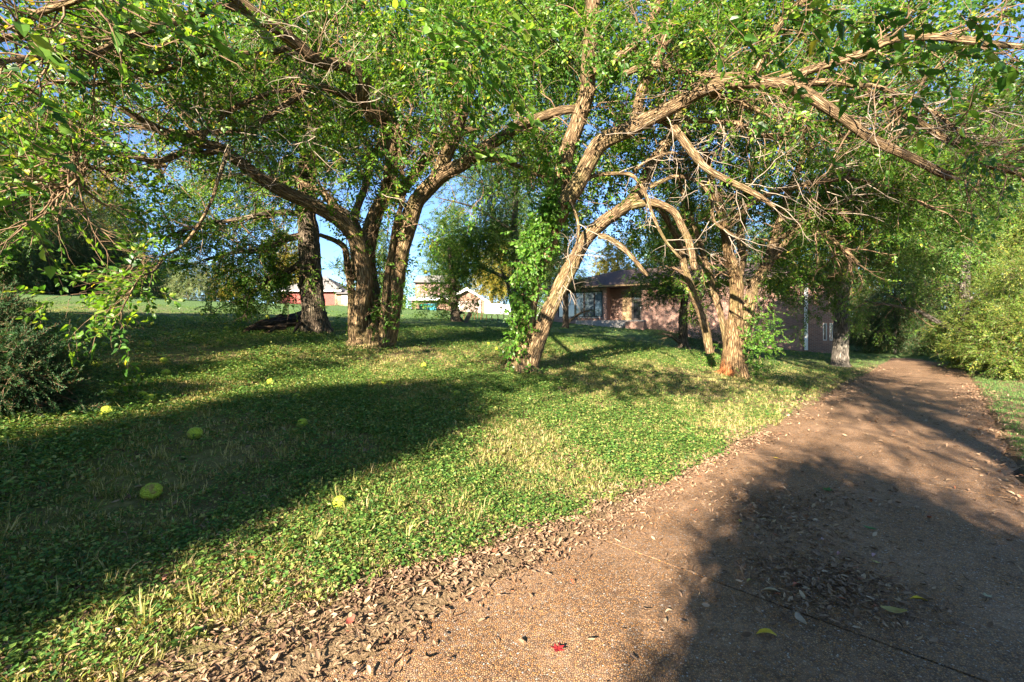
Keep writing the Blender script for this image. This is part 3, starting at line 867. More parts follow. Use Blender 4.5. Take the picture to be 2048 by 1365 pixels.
def build_garage_house():
    Y = 57.0
    def X(px): return (px - 1024) / FPX * Y
    def Z(py): return CAM_Z + (HOR - py) / FPX * Y
    x0 = X(806)
    zb = Z(640)
    root = thing("pink_brick_house", "pale pink brick house with low garage wing and white eaves beyond the lawn", "house", (x0, Y, 0))
    def rx(px): return X(px) - x0
    # two-storey block behind, clad in mauve boards
    MB().box(rx(820), rx(905), 3.0, 9, zb, Z(561)).build("wall", M['brick_pink'], root)
    n = 9
    for i in range(n):
        a = rx(823) + (rx(900) - rx(823)) * i / n; b = rx(823) + (rx(900) - rx(823)) * (i + 1) / n
        MB().box(a + .03, b - .03, 2.94, 2.997, Z(594), Z(563)).build("board", M['siding'], root)
    MB().poly([(rx(816), 2.4, Z(561)), (rx(909), 2.4, Z(561)), (rx(909), 9.6, Z(561)), (rx(816), 9.6, Z(561)), (rx(835), 6, Z(540)), (rx(890), 6, Z(540))],
              [(0, 1, 5, 4), (2, 3, 4, 5), (1, 2, 5), (3, 0, 4), (3, 2, 1, 0)]).build("roof", M['roof_gray'], root)
    # low wing in front
    MB().box(rx(823), rx(905), 0, 2.99, zb, Z(598)).build("wing_wall", M['brick_pink'], root)
    MB().poly([(rx(820), -.7, Z(598)), (rx(906), -.7, Z(594)), (rx(906), 3.0, Z(584)), (rx(824), 3.0, Z(590)), (rx(820), -.7, Z(600.5)), (rx(906), -.7, Z(597)), (rx(906), 3.0, Z(586)), (rx(824), 3.0, Z(592))],
              [(0, 1, 2, 3), (7, 6, 5, 4), (0, 4, 5, 1), (1, 5, 6, 2), (2, 6, 7, 3), (3, 7, 4, 0)]).build("wing_roof", M['roof_gray'], root)
    MB().box(rx(820), rx(906), -.80, -.705, Z(601.5), Z(597)).build("fascia", M['white'], root)
    # garage gable end
    g0, g1, gp = rx(906), rx(972), rx(936)
    MB().poly([(g0, -1, zb), (g1, -1, zb), (g1, -1, Z(604)), (gp, -1, Z(580)), (g0, -1, Z(594)), (g0, 6, zb), (g1, 6, zb), (g1, 6, Z(604)), (gp, 6, Z(580)), (g0, 6, Z(594))],
              [(0, 1, 2, 3, 4), (9, 8, 7, 6, 5), (0, 5, 6, 1), (1, 6, 7, 2), (4, 9, 5, 0)]).build("garage_wall", M['brick_pink'], root)
    MB().poly([(g0 - .4, -1.5, Z(594) - .15), (gp, -1.5, Z(577)), (gp, 6.5, Z(577)), (g0 - .4, 6.5, Z(594) - .15), (g0 - .4, -1.5, Z(596) - .15), (gp, -1.5, Z(579)), (gp, 6.5, Z(579)), (g0 - .4, 6.5, Z(596) - .15)],
              [(0, 1, 2, 3), (7, 6, 5, 4), (0, 4, 5, 1), (2, 6, 7, 3), (3, 7, 4, 0)]).build("garage_roof", M['roof_gray'], root)
    MB().poly([(gp, -1.5, Z(577)), (g1 + .6, -1.5, Z(605)), (g1 + .6, 6.5, Z(605)), (gp, 6.5, Z(577)), (gp, -1.5, Z(579)), (g1 + .6, -1.5, Z(607)), (g1 + .6, 6.5, Z(607)), (gp, 6.5, Z(579))],
              [(0, 1, 2, 3), (7, 6, 5, 4), (0, 4, 5, 1), (1, 5, 6, 2), (2, 6, 7, 3)]).build("garage_roof", M['roof_gray'], root)
    for (u0, v0, u1, v1) in ((g0 - .4, Z(595) - .15, gp, Z(578)), (gp, Z(578), g1 + .6, Z(606))):
        MB().poly([(u0, -1.56, v0), (u1, -1.56, v1), (u1, -1.56, v1 - .3), (u0, -1.56, v0 - .3), (u0, -1.503, v0), (u1, -1.503, v1), (u1, -1.503, v1 - .3), (u0, -1.503, v0 - .3)],
                  [(0, 1, 2, 3), (7, 6, 5, 4), (0, 4, 5, 1), (3, 2, 6, 7)]).build("bargeboard", M['white'], root)
    d0, d1 = rx(922), rx(958)
    dr = MB().box(d0, d1, -1.06, -1.003, zb, Z(604)).build("garage_door", M['garage'], root)
    for i in range(5):
        z = Z(626) + (Z(605) - Z(626)) * i / 5; MB().box(d0 + .04, d1 - .04, -1.085, -1.062, z + .02, z + (Z(605) - Z(626)) / 5 - .03).build("door_panel", M['garage'], dr)
    MB().box(d1, d1 + .28, -1.1, -1.002, zb, Z(603)).build("door_trim", M['white'], root)
    MB().box(d0 - .2, d0, -1.1, -1.002, zb, Z(603)).build("door_trim", M['white'], root)
    # the two waste bins in front of the wing
    for (pa, pb, mat, lab, cat) in ((844, 858.5, 'bin_green', "teal green waste bin against the pink brick wall", "bin"), (859.5, 878, 'bin_blue', "blue green waste bin beside the teal one by the pink wall", "bin")):
        bx = (X(pa) + X(pb)) / 2; w = (X(pb) - X(pa)) / 2; by = Y - 1.6
        t = thing("waste_bin", lab, cat, (bx, by, 0), 0, "bins by the pink brick wall")
        zt = Z(609.5); z0 = Z(623)
        MB().poly([(-w * .85, -.3, z0), (w * .85, -.3, z0), (w * .85, .3, z0), (-w * .85, .3, z0), (-w, -.38, zt - .1), (w, -.38, zt - .1), (w, .38, zt - .1), (-w, .38, zt - .1)],
                  [(0, 1, 5, 4), (1, 2, 6, 5), (2, 3, 7, 6), (3, 0, 4, 7), (3, 2, 1, 0), (4, 5, 6, 7)]).build("body", M[mat], t)
        MB().box(-w * 1.05, w * 1.05, -.42, .42, zt - .095, zt).build("lid", M[mat], t, .02)
build_garage_house()

def build_fences():
    Y = 55.0
    def X(px): return (px - 1024) / FPX * Y
    def Z(py): return CAM_Z + (HOR - py) / FPX * Y
    t = thing("vinyl_fence", "white solid panel fence running right from the pink brick garage", "fence", (X(970), Y, 0))
    x = 0; k = 0
    tops = [608, 610, 611.5, 612.5, 613, 613, 612.5, 612]
    while k < 8:
        zt = Z(tops[k]); z0 = zt - 1.9
        MB().box(x - .07, x + .07, -.07, .07, z0 - .7, zt + .12).build("post", M['white'], t, .01)
        for j in range(8):
            w = (1.9 - .14) / 8
            MB().box(x + .07 + j * w + .004, x + .07 + (j + 1) * w - .004, -.02 - .003 * (j % 2), .02, z0 + .1, zt - .1).build("board", M['white'], t)
        MB().box(x + .072, x + 1.828, -.035, .035, zt - .1, zt).build("rail", M['white'], t)
        MB().box(x + .072, x + 1.828, -.035, .035, z0, z0 + .1).build("rail", M['white'], t)
        x += 1.9; k += 1
    # rusty hoop trellis and low wire fence with dry stalks by the small tree
    c = hit(954, 637, 12); g = ground(c.x, c.y)
    t = thing("garden_hoop", "rusty bent wire hoop standing in the far grass before the garage", "garden hoop", (c.x, c.y, g))
    r = 11 / FPX * c.y
    T = Tubes(); a = np.linspace(-.1, math.pi + .1, 24); T.add(np.stack([r * np.cos(a), 0 * a, .1 + r * 1.45 * np.sin(a)], 1), np.full(24, .028), 5); T.build("hoop", M['rust'], t)
    T = Tubes(); T.add([(0.1 * r, 0, 0), (.12 * r, 0, .7 * r), (.1 * r, 0, 1.4 * r)], [.025, .025, .02], 5); T.build("stake", M['rust'], t)
    c = hit(956, 640, 12)
    t = thing("wire_fence", "low dark wire garden edging with dry stalks in the far grass", "fence", (c.x, c.y, ground(c.x, c.y)))
    for i in range(10):
        xx = (i - 4.5) * .3 * c.y / 24; h = rng.uniform(.3, .6)
        T = Tubes(); T.add([(xx, 0, -.05), (xx + rng.normal(0, .03), 0, h * .5), (xx + rng.normal(0, .06), 0, h)], [.035, .03, .018], 5); T.build("stake", M['rust'], t)
    T = Tubes(); T.add([(-1.6 * c.y / 24, .02, .34), (0, .02, .31), (1.6 * c.y / 24, .02, .35)], [.006] * 3, 4); T.build("wire", M['rust'], t)
    c = hit(931, 646, 12)
    t = thing("leaning_board", "weathered gray board leaning at the foot of the small dark tree", "board", (c.x, c.y, ground(c.x, c.y)))
    b = MB().box(-.11, .11, -.02, .02, -.05, .62).build("plank", M['bark_gray'], t); b.rotation_euler = (.1, .42, .3)
build_fences()

# ================================================================ THE TREES
def auto_n(od, rx, ry, Y, sc=1.0): return max(6, int(od * math.pi * rx * ry * Y * Y / 11200 / sc ** 2))

LEAFM = []
for _ in range(6):
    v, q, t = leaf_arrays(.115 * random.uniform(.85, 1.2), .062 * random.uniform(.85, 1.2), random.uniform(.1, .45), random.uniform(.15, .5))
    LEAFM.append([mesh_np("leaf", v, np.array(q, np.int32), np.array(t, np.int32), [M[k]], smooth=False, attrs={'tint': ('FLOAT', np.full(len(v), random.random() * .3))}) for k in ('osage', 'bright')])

def near_spray(T, px, py, Y, n, ang, ln=.45, mat=0, sc=1.0, droop=.25):
    """a twig close to the viewer whose leaves are separate leaf parts; ang = heading of the twig in the picture, degrees"""
    a = math.radians(ang); p = np.array(P(px, py, Y)); d = np.array([math.cos(a), rng.normal(0, .35), math.sin(a) * .6]); d = nrm(d)
    m = 7; pts = [p]
    for i in range(m - 1):
        d = nrm(d + rng.normal(0, .10, 3) + np.array([0, 0, -droop * .25])); pts.append(pts[-1] + d * ln / (m - 1))
    pts = np.array(pts); T.twigs.add(pts, np.linspace(.004, .002, m), 4, cap=False)
    for k in range(n):
        t = .1 + .9 * (k + .6) / n; i = min(m - 2, int(t * (m - 1))); dd = nrm(pts[i + 1] - pts[i])
        pos = pts[i] + (pts[i + 1] - pts[i]) * (t * (m - 1) - i)
        side = 1 if k % 2 else -1
        o = bpy.data.objects.new("leaf", random.choice(LEAFM)[mat]); COL.objects.link(o); o.parent = T.root
        yaw = math.atan2(dd[1], dd[0]) + side * random.uniform(.3, 1.2); pit = -.4 * math.asin(max(-1, min(1, dd[2]))) + random.uniform(-.35, .5)
        o.location = Vector(pos - T.base); o.rotation_euler = (random.gauss(0, .6), pit, yaw)
        s = random.uniform(.9, 1.4) * sc; o.scale = (s, s, s)

def tree_B():
    b = hit(742, 694); Y = b.y
    T = Tree("osage_orange_tree", "many stemmed spreading tree with a leafy vine on its clustered stems, left of centre", "tree", b)
    T.limb("trunk", [b + Vector((0, 0, -.25)), b + Vector((.0, 0, .2)), P(742, 640, Y)], .54, .36, 20, .08, .35, n=16)
    S = []
    S.append(T.px("limb", [(716, 692), (717, 640), (728, 560), (718, 490), (690, 450), (650, 424), (600, 400), (560, 378), (513, 349), (445, 301), (393, 287), (342, 270), (290, 245), (240, 215)], Y - .15, Y - 3.6, 34, 13, sides=14))
    S.append(T.px("limb", [(752, 690), (748, 620), (738, 550), (738, 470), (744, 437), (766, 404), (784, 360), (785, 316), (780, 250), (765, 225)], Y + .1, Y - .6, 33, 23, sides=14, rough=.08))
    S.append(T.px("limb", [(768, 225), (748, 240), (735, 215), (726, 195), (728, 160), (705, 138), (672, 129), (640, 128), (617, 112), (590, 82), (559, 60), (520, 32), (470, -5), (420, -45)], Y - .6, Y - 4.0, 25, 20, sides=14, rough=.08))
    S.append(T.px("limb", [(770, 690), (785, 600), (791, 544), (808, 470), (830, 417), (861, 373), (883, 349), (925, 326), (945, 312), (998, 278), (1057, 246), (1110, 225), (1180, 215)], Y + .1, Y - 1.6, 42, 15, sides=14))
    S.append(T.px("limb", [(875, 358), (887, 327), (903, 283), (914, 250), (935, 200), (945, 150), (930, 90)], Y - .4, Y - 1.2, 32, 14))
    S.append(T.px("limb", [(790, 400), (821, 358), (848, 322), (880, 290), (930, 262), (990, 250)], Y + .1, Y + 1.0, 24, 10))
    S.append(T.px("limb", [(712, 560), (709, 500), (709, 439), (722, 393), (742, 338), (760, 283), (790, 210), (840, 150), (860, 80)], Y + .25, Y + .2, 18, 8))
    S.append(T.px("limb", [(718, 480), (705, 441), (672, 413), (640, 385), (600, 365), (560, 330)], Y + .3, Y + 1.2, 22, 9))
    S.append(T.px("limb", [(705, 670), (702, 600), (700, 545), (690, 500), (668, 482), (640, 470)], Y - .3, Y - .5, 17, 8))
    S.append(T.px("limb", [(728, 692), (724, 600), (733, 500), (757, 405), (775, 330), (800, 240)], Y - .3, Y - .8, 15, 6))
    S.append(T.px("limb", [(762, 692), (772, 560), (790, 470), (806, 380), (800, 300), (830, 200)], Y - .3, Y - .9, 14, 5))
    # secondary limbs seen against the canopy
    S.append(T.px("limb", [(445, 301), (386, 308), (410, 265), (428, 246), (479, 212), (547, 185), (600, 182)], Y - 2.6, Y - 3.2, 13, 7))
    S.append(T.px("limb", [(725, 205), (690, 190), (650, 175), (620, 178), (570, 205), (496, 258), (410, 268), (330, 262), (250, 250)], Y - .8, Y - 3.0, 15, 8))
    S.append(T.px("limb", [(393, 290), (350, 312), (308, 322), (250, 312), (195, 302), (150, 300)], Y - 3, Y - 4.4, 13, 8))
    S.append(T.px("limb", [(330, 330), (260, 340), (195, 338), (160, 330), (165, 350), (150, 365), (120, 380), (70, 385)], Y - 3, Y - 5, 10, 6))
    S.append(T.px("limb", [(190, 268), (155, 300), (150, 335), (160, 350), (135, 372), (100, 375)], Y - 5.4, Y - 5.8, 9, 7))
    S.append(T.px("limb", [(559, 60), (470, 15), (400, 25), (342, 44), (270, 60), (188, 66), (137, 79), (51, 73), (-40, 82)], Y - 2.9, Y - 6.2, 18, 12))
    S.append(T.px("limb", [(350, 44), (274, 68), (222, 95), (171, 113), (103, 113), (40, 116), (-50, 130)], Y - 5, Y - 6.6, 13, 9))
    S.append(T.px("limb", [(60, 73), (42, 62), (68, 22), (140, 2), (220, -30)], Y - 6.0, Y - 6.4, 15, 11))
    S.append(T.px("limb", [(590, 90), (520, 110), (440, 100), (360, 130), (280, 150), (180, 170), (90, 160)], Y - 2.2, Y - 5.2, 12, 6))
    S.append(T.px("limb", [(925, 326), (1000, 320), (1060, 345), (1110, 370), (1160, 400)], Y - 1, Y - .2, 12, 6))
    S.append(T.px("limb", [(930, 230), (900, 150), (830, 95), (770, 50), (720, 10), (690, -30)], Y - 1.0, Y - 4.0, 18, 9))
    # the long drooping branch in the sun, lower left
    dr = T.px("limb", [(455, 305), (440, 350), (420, 405), (375, 487), (325, 512), (307, 542), (275, 560), (250, 610), (242, 640)], Y - 3.4, 5.2, 7, 2.2)
    for (c, r) in S[:4] + S[6:8]:
        T.sprout(c, r, 26, 1.0, 2.4, .40, 1., (-.1, -.2, .2), 1, kids=5, bare=.6, leafy=.5, rmax=.015)
    for (c, r) in S[4:6] + S[9:]:
        T.sprout(c, r, 24, .8, 2.1, .15, 1., (-.2, -.1, .05), 1, kids=5, bare=.62, leafy=.5, rmax=.014)
    c, r = dr
    for i in range(26):
        k = int((.45 + .55 * rng.random()) * (len(c) - 1))
        T.grow(c[k], np.array([-.8 + rng.normal(0, .35), rng.normal(0, .4), -.15 + rng.normal(0, .4)]), rng.uniform(.35, .95), .005, 1, (0, 0, -.06), .16, .55, .1, kids=2)
    # bare gray dead twigs hanging in the crown
    for (x, y, Yd, n_) in ((650, 70, Y - 4, 14), (600, 330, Y - 2.6, 12), (560, 250, Y - 3, 14), (430, 270, Y - 3.6, 14), (230, 220, Y - 4.8, 12), (740, 150, Y - 3, 8), (470, 420, Y - 2.5, 12)):
        for i in range(n_):
            p = P(x + rng.normal(0, 70), y + rng.normal(0, 40), Yd + rng.normal(0, .5))
            T.grow(p, (rng.normal(0, .7), rng.normal(0, .4), rng.normal(-.2, .5)), rng.uniform(.5, 1.2), .008, 1, (0, 0, -.03), .22, 0, 1., T.dead, kids=5)
    for (x, y, Yd, rx, ry, rY, od) in ((120, 40, 6.8, 230, 100, 1.2, .9), (330, 50, 7.6, 200, 100, 1.2, .9), (560, 30, 9.5, 190, 100, 1.4, .9), (70, 230, 9.0, 170, 120, 1.4, .9), (330, 190, 11.5, 240, 110, 1.4, .4),
                                  (560, 170, 12.5, 170, 120, 1.4, .4), (700, 330, 13.5, 130, 130, 1.5, .4), (830, 40, 8.0, 170, 100, 1.2, .8), (930, 110, 7.4, 150, 120, 1.0, .9), (860, 230, 12.5, 150, 120, 1.4, .6),
                                  (1010, 60, 10.5, 120, 110, 1.2, .7), (60, 380, 10, 120, 100, 1.3, .7), (640, 230, 14, 200, 170, 1.6, .7), (430, 330, 14, 220, 110, 1.5, .2)):
        T.fpx(x, y, Yd, rx, ry, rY, auto_n(od * 1.15, rx, ry, Yd))
    # unseen top of the crown; its highest part is added to shade the house front
    T.fill([(b + Vector((-1.5, 1.0, 8.5)), (4.5, 3.5, 2.6), 1900), (b + Vector((2.2, 1.5, 9.0)), (3.5, 3.5, 2.6), 1500), (b + Vector((-4.5, -1, 6.5)), (2.5, 2.5, 1.2), 500), (b + Vector((1.5, 2, 13.5)), (4.2, 3.5, 3.0), 2400)])
    # boughs that reach on over the viewer's head and dapple the middle of the lawn
    for pts in ((P(420, -45, Y - 4), (-3.4, 4.6, 5.6), (-2.6, 2.6, 5.0), (-1.6, .8, 4.8)), ((-3.4, 4.6, 5.6), (-4.6, 3.0, 5.2), (-5.0, 1.5, 4.9)), ((-2.6, 2.6, 5.0), (-.6, 1.8, 5.1), (1.2, 1.6, 5.0))):
        c, r = T.limb("limb", pts, .09, .03, 8); T.sprout(c, r, 10, .6, 1.3, .2, 1., (0, 0, .1), 1, kids=3, leafy=.6)
    T.fill([(Vector((-2.2, 1.2, 4.7)), (3.6, 1.4, .6), 620), (Vector((1.8, 2.0, 5.3)), (2.4, 1.4, .5), 330)])
    # leaves close to the viewer
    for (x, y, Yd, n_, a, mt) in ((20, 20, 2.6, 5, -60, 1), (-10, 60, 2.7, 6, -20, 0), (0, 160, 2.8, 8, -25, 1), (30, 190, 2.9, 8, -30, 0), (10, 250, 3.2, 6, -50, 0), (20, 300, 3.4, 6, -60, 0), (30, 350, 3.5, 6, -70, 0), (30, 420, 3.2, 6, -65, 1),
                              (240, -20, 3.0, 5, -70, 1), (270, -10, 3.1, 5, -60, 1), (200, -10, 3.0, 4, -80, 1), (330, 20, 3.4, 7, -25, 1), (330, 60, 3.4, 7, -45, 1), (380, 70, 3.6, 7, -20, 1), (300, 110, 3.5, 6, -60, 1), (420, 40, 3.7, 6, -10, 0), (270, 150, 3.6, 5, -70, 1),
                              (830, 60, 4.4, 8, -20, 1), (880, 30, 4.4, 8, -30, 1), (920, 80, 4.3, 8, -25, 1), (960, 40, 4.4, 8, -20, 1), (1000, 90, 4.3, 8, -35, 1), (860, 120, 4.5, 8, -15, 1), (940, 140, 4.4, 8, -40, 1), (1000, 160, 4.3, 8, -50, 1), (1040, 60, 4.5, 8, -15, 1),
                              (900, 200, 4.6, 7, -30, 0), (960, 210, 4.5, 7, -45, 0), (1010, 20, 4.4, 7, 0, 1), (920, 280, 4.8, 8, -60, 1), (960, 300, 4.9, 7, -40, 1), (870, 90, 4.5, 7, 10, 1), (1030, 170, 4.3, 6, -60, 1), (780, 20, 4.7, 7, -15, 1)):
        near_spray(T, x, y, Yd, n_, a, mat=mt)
    T.finish('osage', (.9, 1.4))
    return b, S
bB, SB = tree_B()

def tree_A():
    b = hit(630, 667); Y = b.y
    T = Tree("dark_trunk_tree", "tall tree with one thick dark furrowed trunk beside the rotting log", "tree", b, 'bark_dark')
    t0 = T.limb("trunk", [b + Vector((0, 0, -.3)), b + Vector((0, 0, .3)), P(626, 600, Y), P(620, 500, Y), P(612, 430, Y), P(618, 330, Y), P(622, 230, Y), P(628, 120, Y), P(640, -20, Y), P(650, -160, Y)], 26 / FPX * Y, 8 / FPX * Y, 20, .06, .4)
    S = [t0]
    S.append(T.px("limb", [(612, 470), (570, 480), (520, 500), (470, 505), (410, 520)], Y, Y - .8, 16, 5))
    S.append(T.px("limb", [(614, 520), (580, 540), (540, 560), (500, 590), (470, 610)], Y, Y - .5, 14, 5))
    S.append(T.px("limb", [(612, 430), (560, 425), (480, 440), (400, 450), (320, 480)], Y, Y - 1, 14, 5))
    S.append(T.px("limb", [(615, 380), (560, 360), (480, 350), (380, 370)], Y, Y + 1, 13, 5))
    S.append(T.px("limb", [(618, 300), (560, 250), (490, 220), (400, 200)], Y, Y + 1, 13, 5))
    S.append(T.px("limb", [(622, 260), (680, 200), (740, 170), (800, 160)], Y, Y + 1, 12, 5))
    S.append(T.px("limb", [(624, 220), (590, 140), (560, 80), (520, 20)], Y, Y + .5, 12, 5))
    for c, r in S[1:]: T.sprout(c, r, 20, 1.0, 2.4, .15, 1., (-.1, 0, -.15), 1, kids=5, bare=.1)
    for (x, y, Yd, rx, ry, rY, od) in ((500, 540, Y - .2, 110, 60, 1.3, .75), (420, 440, Y + .5, 140, 80, 1.5, .75), (540, 420, Y + 1, 90, 80, 1.4, .5), (320, 420, Y + .5, 100, 70, 1.4, .65), (560, 590, Y + .2, 60, 30, 1.0, .8),
                                       (450, 330, Y + 2, 170, 90, 1.6, .45), (600, 200, Y + 2, 190, 140, 1.8, .7), (460, 150, Y + 2, 190, 120, 1.8, .6), (720, 120, Y + 2, 140, 120, 1.8, .6), (500, 610, Y - .3, 70, 22, 1.0, .8)):
        T.fpx(x, y, Yd, rx, ry, rY, auto_n(od, rx, ry, Yd, .85))
    T.fill([(b + Vector((0, .5, 11.)), (4.2, 3.8, 3.2), 2000)])
    T.finish('osage', (.65, 1.05))
    # the log
    c = hit(550, 668); p0, p1 = hit(487, 668), hit(622, 650)
    t = thing("rotting_log", "dark rotting log with a split end lying beside the thick trunk", "log", (c.x, c.y, c.z))
    o = np.array(c)
    T2 = Tubes()
    pts = catmull([np.array(p0) - o + (0, 0, .06), (np.array(p0) + np.array(p1)) / 2 - o + (0, .15, .2), np.array(p1) - o + (0, .3, .42)], 18)
    T2.add(pts, np.interp(np.linspace(0, 1, 18), [0, .1, .5, 1], [.06, .16, .24, .22]), 14, .14)
    T2.build("log", M['rotwood'], t)
    for k in range(3):
        T2 = Tubes(); a = pts[2 + k * 4]; e = np.array(p0) - o + np.array([.15 + .7 * k, -.25 - .05 * k, .05])
        T2.add(catmull([a + (.9, 0, .05), (a + e) / 2 + (.3, -.1, .06), e], 9), np.linspace(.07, .03, 9), 7, .12); T2.build("splinter", M['rotwood'], t)
tree_A()

def tree_C():
    b = hit(1048, 742); Y = b.y
    T = Tree("leaning_tree", "tree of two leaning trunks forking from one vine covered base in the middle lawn", "tree", b)
    T.limb("trunk", [b + Vector((0, 0, -.25)), b + Vector((0, 0, .15)), P(1046, 690, Y)], 26 / FPX * Y, 20 / FPX * Y, 18, .08, .6, n=12)
    S = []
    S.append(T.px("limb", [(1042, 735), (1048, 680), (1056, 620), (1072, 550), (1090, 500), (1108, 450), (1122, 410)], Y + .05, Y + .05, 36, 34, sides=16, rough=.06))
    S.append(T.px("limb", [(1108, 440), (1120, 380), (1132, 320), (1152, 255), (1168, 205), (1176, 161), (1182, 80), (1187, 0), (1190, -120)], Y + .15, Y - 1.0, 34, 26, sides=14))
    S.append(T.px("limb", [(1112, 440), (1130, 405), (1150, 375), (1175, 325), (1196, 292), (1220, 276), (1249, 264), (1290, 245), (1337, 217), (1375, 195), (1410, 180), (1455, 168), (1498, 161), (1553, 166), (1607, 185), (1640, 208), (1687, 241), (1741, 276), (1808, 308), (1901, 356)], Y, Y - 3.2, 36, 15, sides=14))
    S.append(T.px("limb", [(1060, 730), (1072, 690), (1092, 640), (1112, 590), (1140, 535), (1175, 480), (1210, 440), (1265, 398), (1300, 340), (1330, 290), (1352, 249), (1381, 140), (1400, 70), (1420, -20), (1430, -100)], Y - .1, Y + .6, 34, 16, sides=14))
    S.append(T.px("limb", [(1265, 258), (1284, 190), (1308, 126), (1331, 73), (1352, 10), (1370, -60)], Y - .6, Y - 1.4, 22, 15))
    S.append(T.px("limb", [(1249, 264), (1272, 246), (1322, 240), (1352, 264), (1380, 300), (1410, 331), (1460, 362), (1513, 392), (1550, 415)], Y - .7, Y - 1.9, 22, 9))
    S.append(T.px("limb", [(1175, 150), (1230, 120), (1275, 82), (1296, 53), (1322, 0), (1340, -40)], Y - .8, Y - 1.4, 18, 14))
    S.append(T.px("limb", [(1498, 164), (1522, 117), (1557, 59), (1590, 18), (1630, -30)], Y - 1.9, Y - 2.5, 19, 13))
    S.append(T.px("limb", [(1560, 160), (1634, 134), (1727, 104), (1794, 80), (1875, 75), (1955, 86), (2060, 95)], Y - 2.2, Y - 4.0, 17, 11))
    S.append(T.px("limb", [(1590, 165), (1687, 166), (1741, 182), (1794, 219), (1875, 268), (1915, 289), (1955, 321), (2060, 352)], Y - 2.2, Y - 3.8, 15, 12))
    S.append(T.px("limb", [(1720, 172), (1754, 174), (1834, 211), (1901, 249), (1955, 302), (1990, 340)], Y - 2.8, Y - 3.6, 9, 6))
    S.append(T.px("limb", [(1249, 150), (1300, 130), (1360, 138), (1410, 150), (1490, 152)], Y - .9, Y - 2.0, 13, 11))
    S.append(T.px("limb", [(1420, 190), (1470, 195), (1510, 215), (1560, 235), (1610, 240)], Y - 1.5, Y - 2.0, 14, 7))
    S.append(T.px("limb", [(1330, 245), (1400, 240), (1450, 245), (1490, 255), (1555, 276), (1640, 255), (1700, 280)], Y - 1.0, Y - 1.6, 12, 7))
    # broken dead branches
    D = []
    D.append(T.px("dead_branch", [(1262, 412), (1285, 408), (1310, 407), (1348, 424), (1366, 455), (1378, 490), (1390, 540)], Y + .1, Y - .2, 17, 13))
    D.append(T.px("dead_branch", [(1196, 473), (1215, 476), (1240, 492), (1268, 520), (1295, 552)], Y, Y - .2, 12, 8))
    D.append(T.px("dead_branch", [(1160, 365), (1190, 352), (1230, 348), (1262, 350), (1285, 385), (1305, 430), (1330, 480), (1362, 518)], Y - .2, Y - .6, 9, 5))
    D.append(T.px("dead_branch", [(1270, 345), (1272, 337), (1300, 315), (1345, 304), (1375, 312)], Y - .3, Y - .8, 8, 4))
    D.append(T.px("dead_branch", [(1137, 395), (1150, 430), (1155, 470), (1150, 510), (1130, 560), (1110, 590)], Y - .4, Y - .5, 6, 5))
    D.append(T.px("dead_branch", [(1300, 375), (1330, 360), (1360, 352), (1395, 365), (1420, 400), (1425, 440), (1450, 460), (1480, 480)], Y, Y - .8, 9, 4))
    for (c, r) in S[1:5] + S[6:8]: T.sprout(c, r, 16, .9, 2.0, .35, 1., (.1, -.2, .25), 1, kids=4, bare=.7, leafy=.4, rmax=.013)
    for (c, r) in S[2:3] + S[8:]: T.sprout(c, r, 26, .7, 1.8, .25, 1., (.35, -.15, -.05), 1, kids=5, bare=.7, leafy=.6, rmax=.013)
    for (c, r) in [S[5], S[2], S[9], S[10], S[13]] + D[2:]: T.sprout(c, r, 11, .5, 1.5, .3, 1., (.4, -.1, -.2), 1, kids=4, leafy=0, bare=1., tubes=T.dead, rmax=.012)
    for (x, y, Yd, n_) in ((1560, 330, Y - 1.6, 14), (1800, 250, Y - 3, 13), (1950, 230, Y - 3.8, 12), (1450, 250, Y - 1, 8), (1700, 370, Y - 1.6, 10)):
        for i in range(n_):
            p = P(x + rng.normal(0, 80), y + rng.normal(0, 35), Yd + rng.normal(0, .5))
            T.grow(p, (.7 + rng.normal(0, .4), rng.normal(-.1, .4), rng.normal(-.25, .3)), rng.uniform(.5, 1.2), .009, 1, (0, 0, -.02), .15, 0, 1., T.dead, kids=4)
    for (x, y, Yd, rx, ry, rY, od) in ((1130, 60, 11.5, 130, 130, 1.2, .8), (1270, 60, 11.5, 130, 110, 1.2, .7), (1420, 60, 10.5, 130, 120, 1.2, .7), (1240, 190, 11.8, 120, 110, 1.2, .5), (1560, 30, 8.5, 150, 80, 1.2, .8), (1720, 20, 8.5, 160, 80, 1.2, .9), (1900, 30, 8.0, 170, 90, 1.2, .9),
                                       (1700, 160, 10, 190, 80, 1.4, .5), (1950, 190, 9, 130, 90, 1.3, .5), (1100, 250, 11, 90, 110, 1.3, .5), (1200, 330, 11, 90, 90, 1.2, .5)):
        T.fpx(x, y, Yd, rx, ry, rY, auto_n(od * 1.15, rx, ry, Yd))
    for (x, y, Yd, rx, ry, rY, od) in ((1240, 330, 13, 110, 100, 1.3, .8), (1130, 420, 14, 90, 90, 1.3, .6), (1260, 450, 14.5, 90, 60, 1.3, .55), (1080, 300, 13, 90, 110, 1.3, .7), (1165, 70, 8.3, 70, 110, .6, .55), (1330, 90, 8.6, 90, 90, .6, .5)):
        T.fpx(x, y, Yd, rx, ry, rY, auto_n(od, rx, ry, Yd))
    T.fill([(b + Vector((.8, 1.5, 9.5)), (4.2, 3.5, 3.0), 1900), (b + Vector((4.5, 1.0, 7.5)), (3.0, 3.0, 1.8), 900)])
    T.fill([(b + Vector((1.0, 2.0, 13.0)), (4.2, 3.5, 3.0), 2200)])  # unseen high crown, added to throw shade on the house
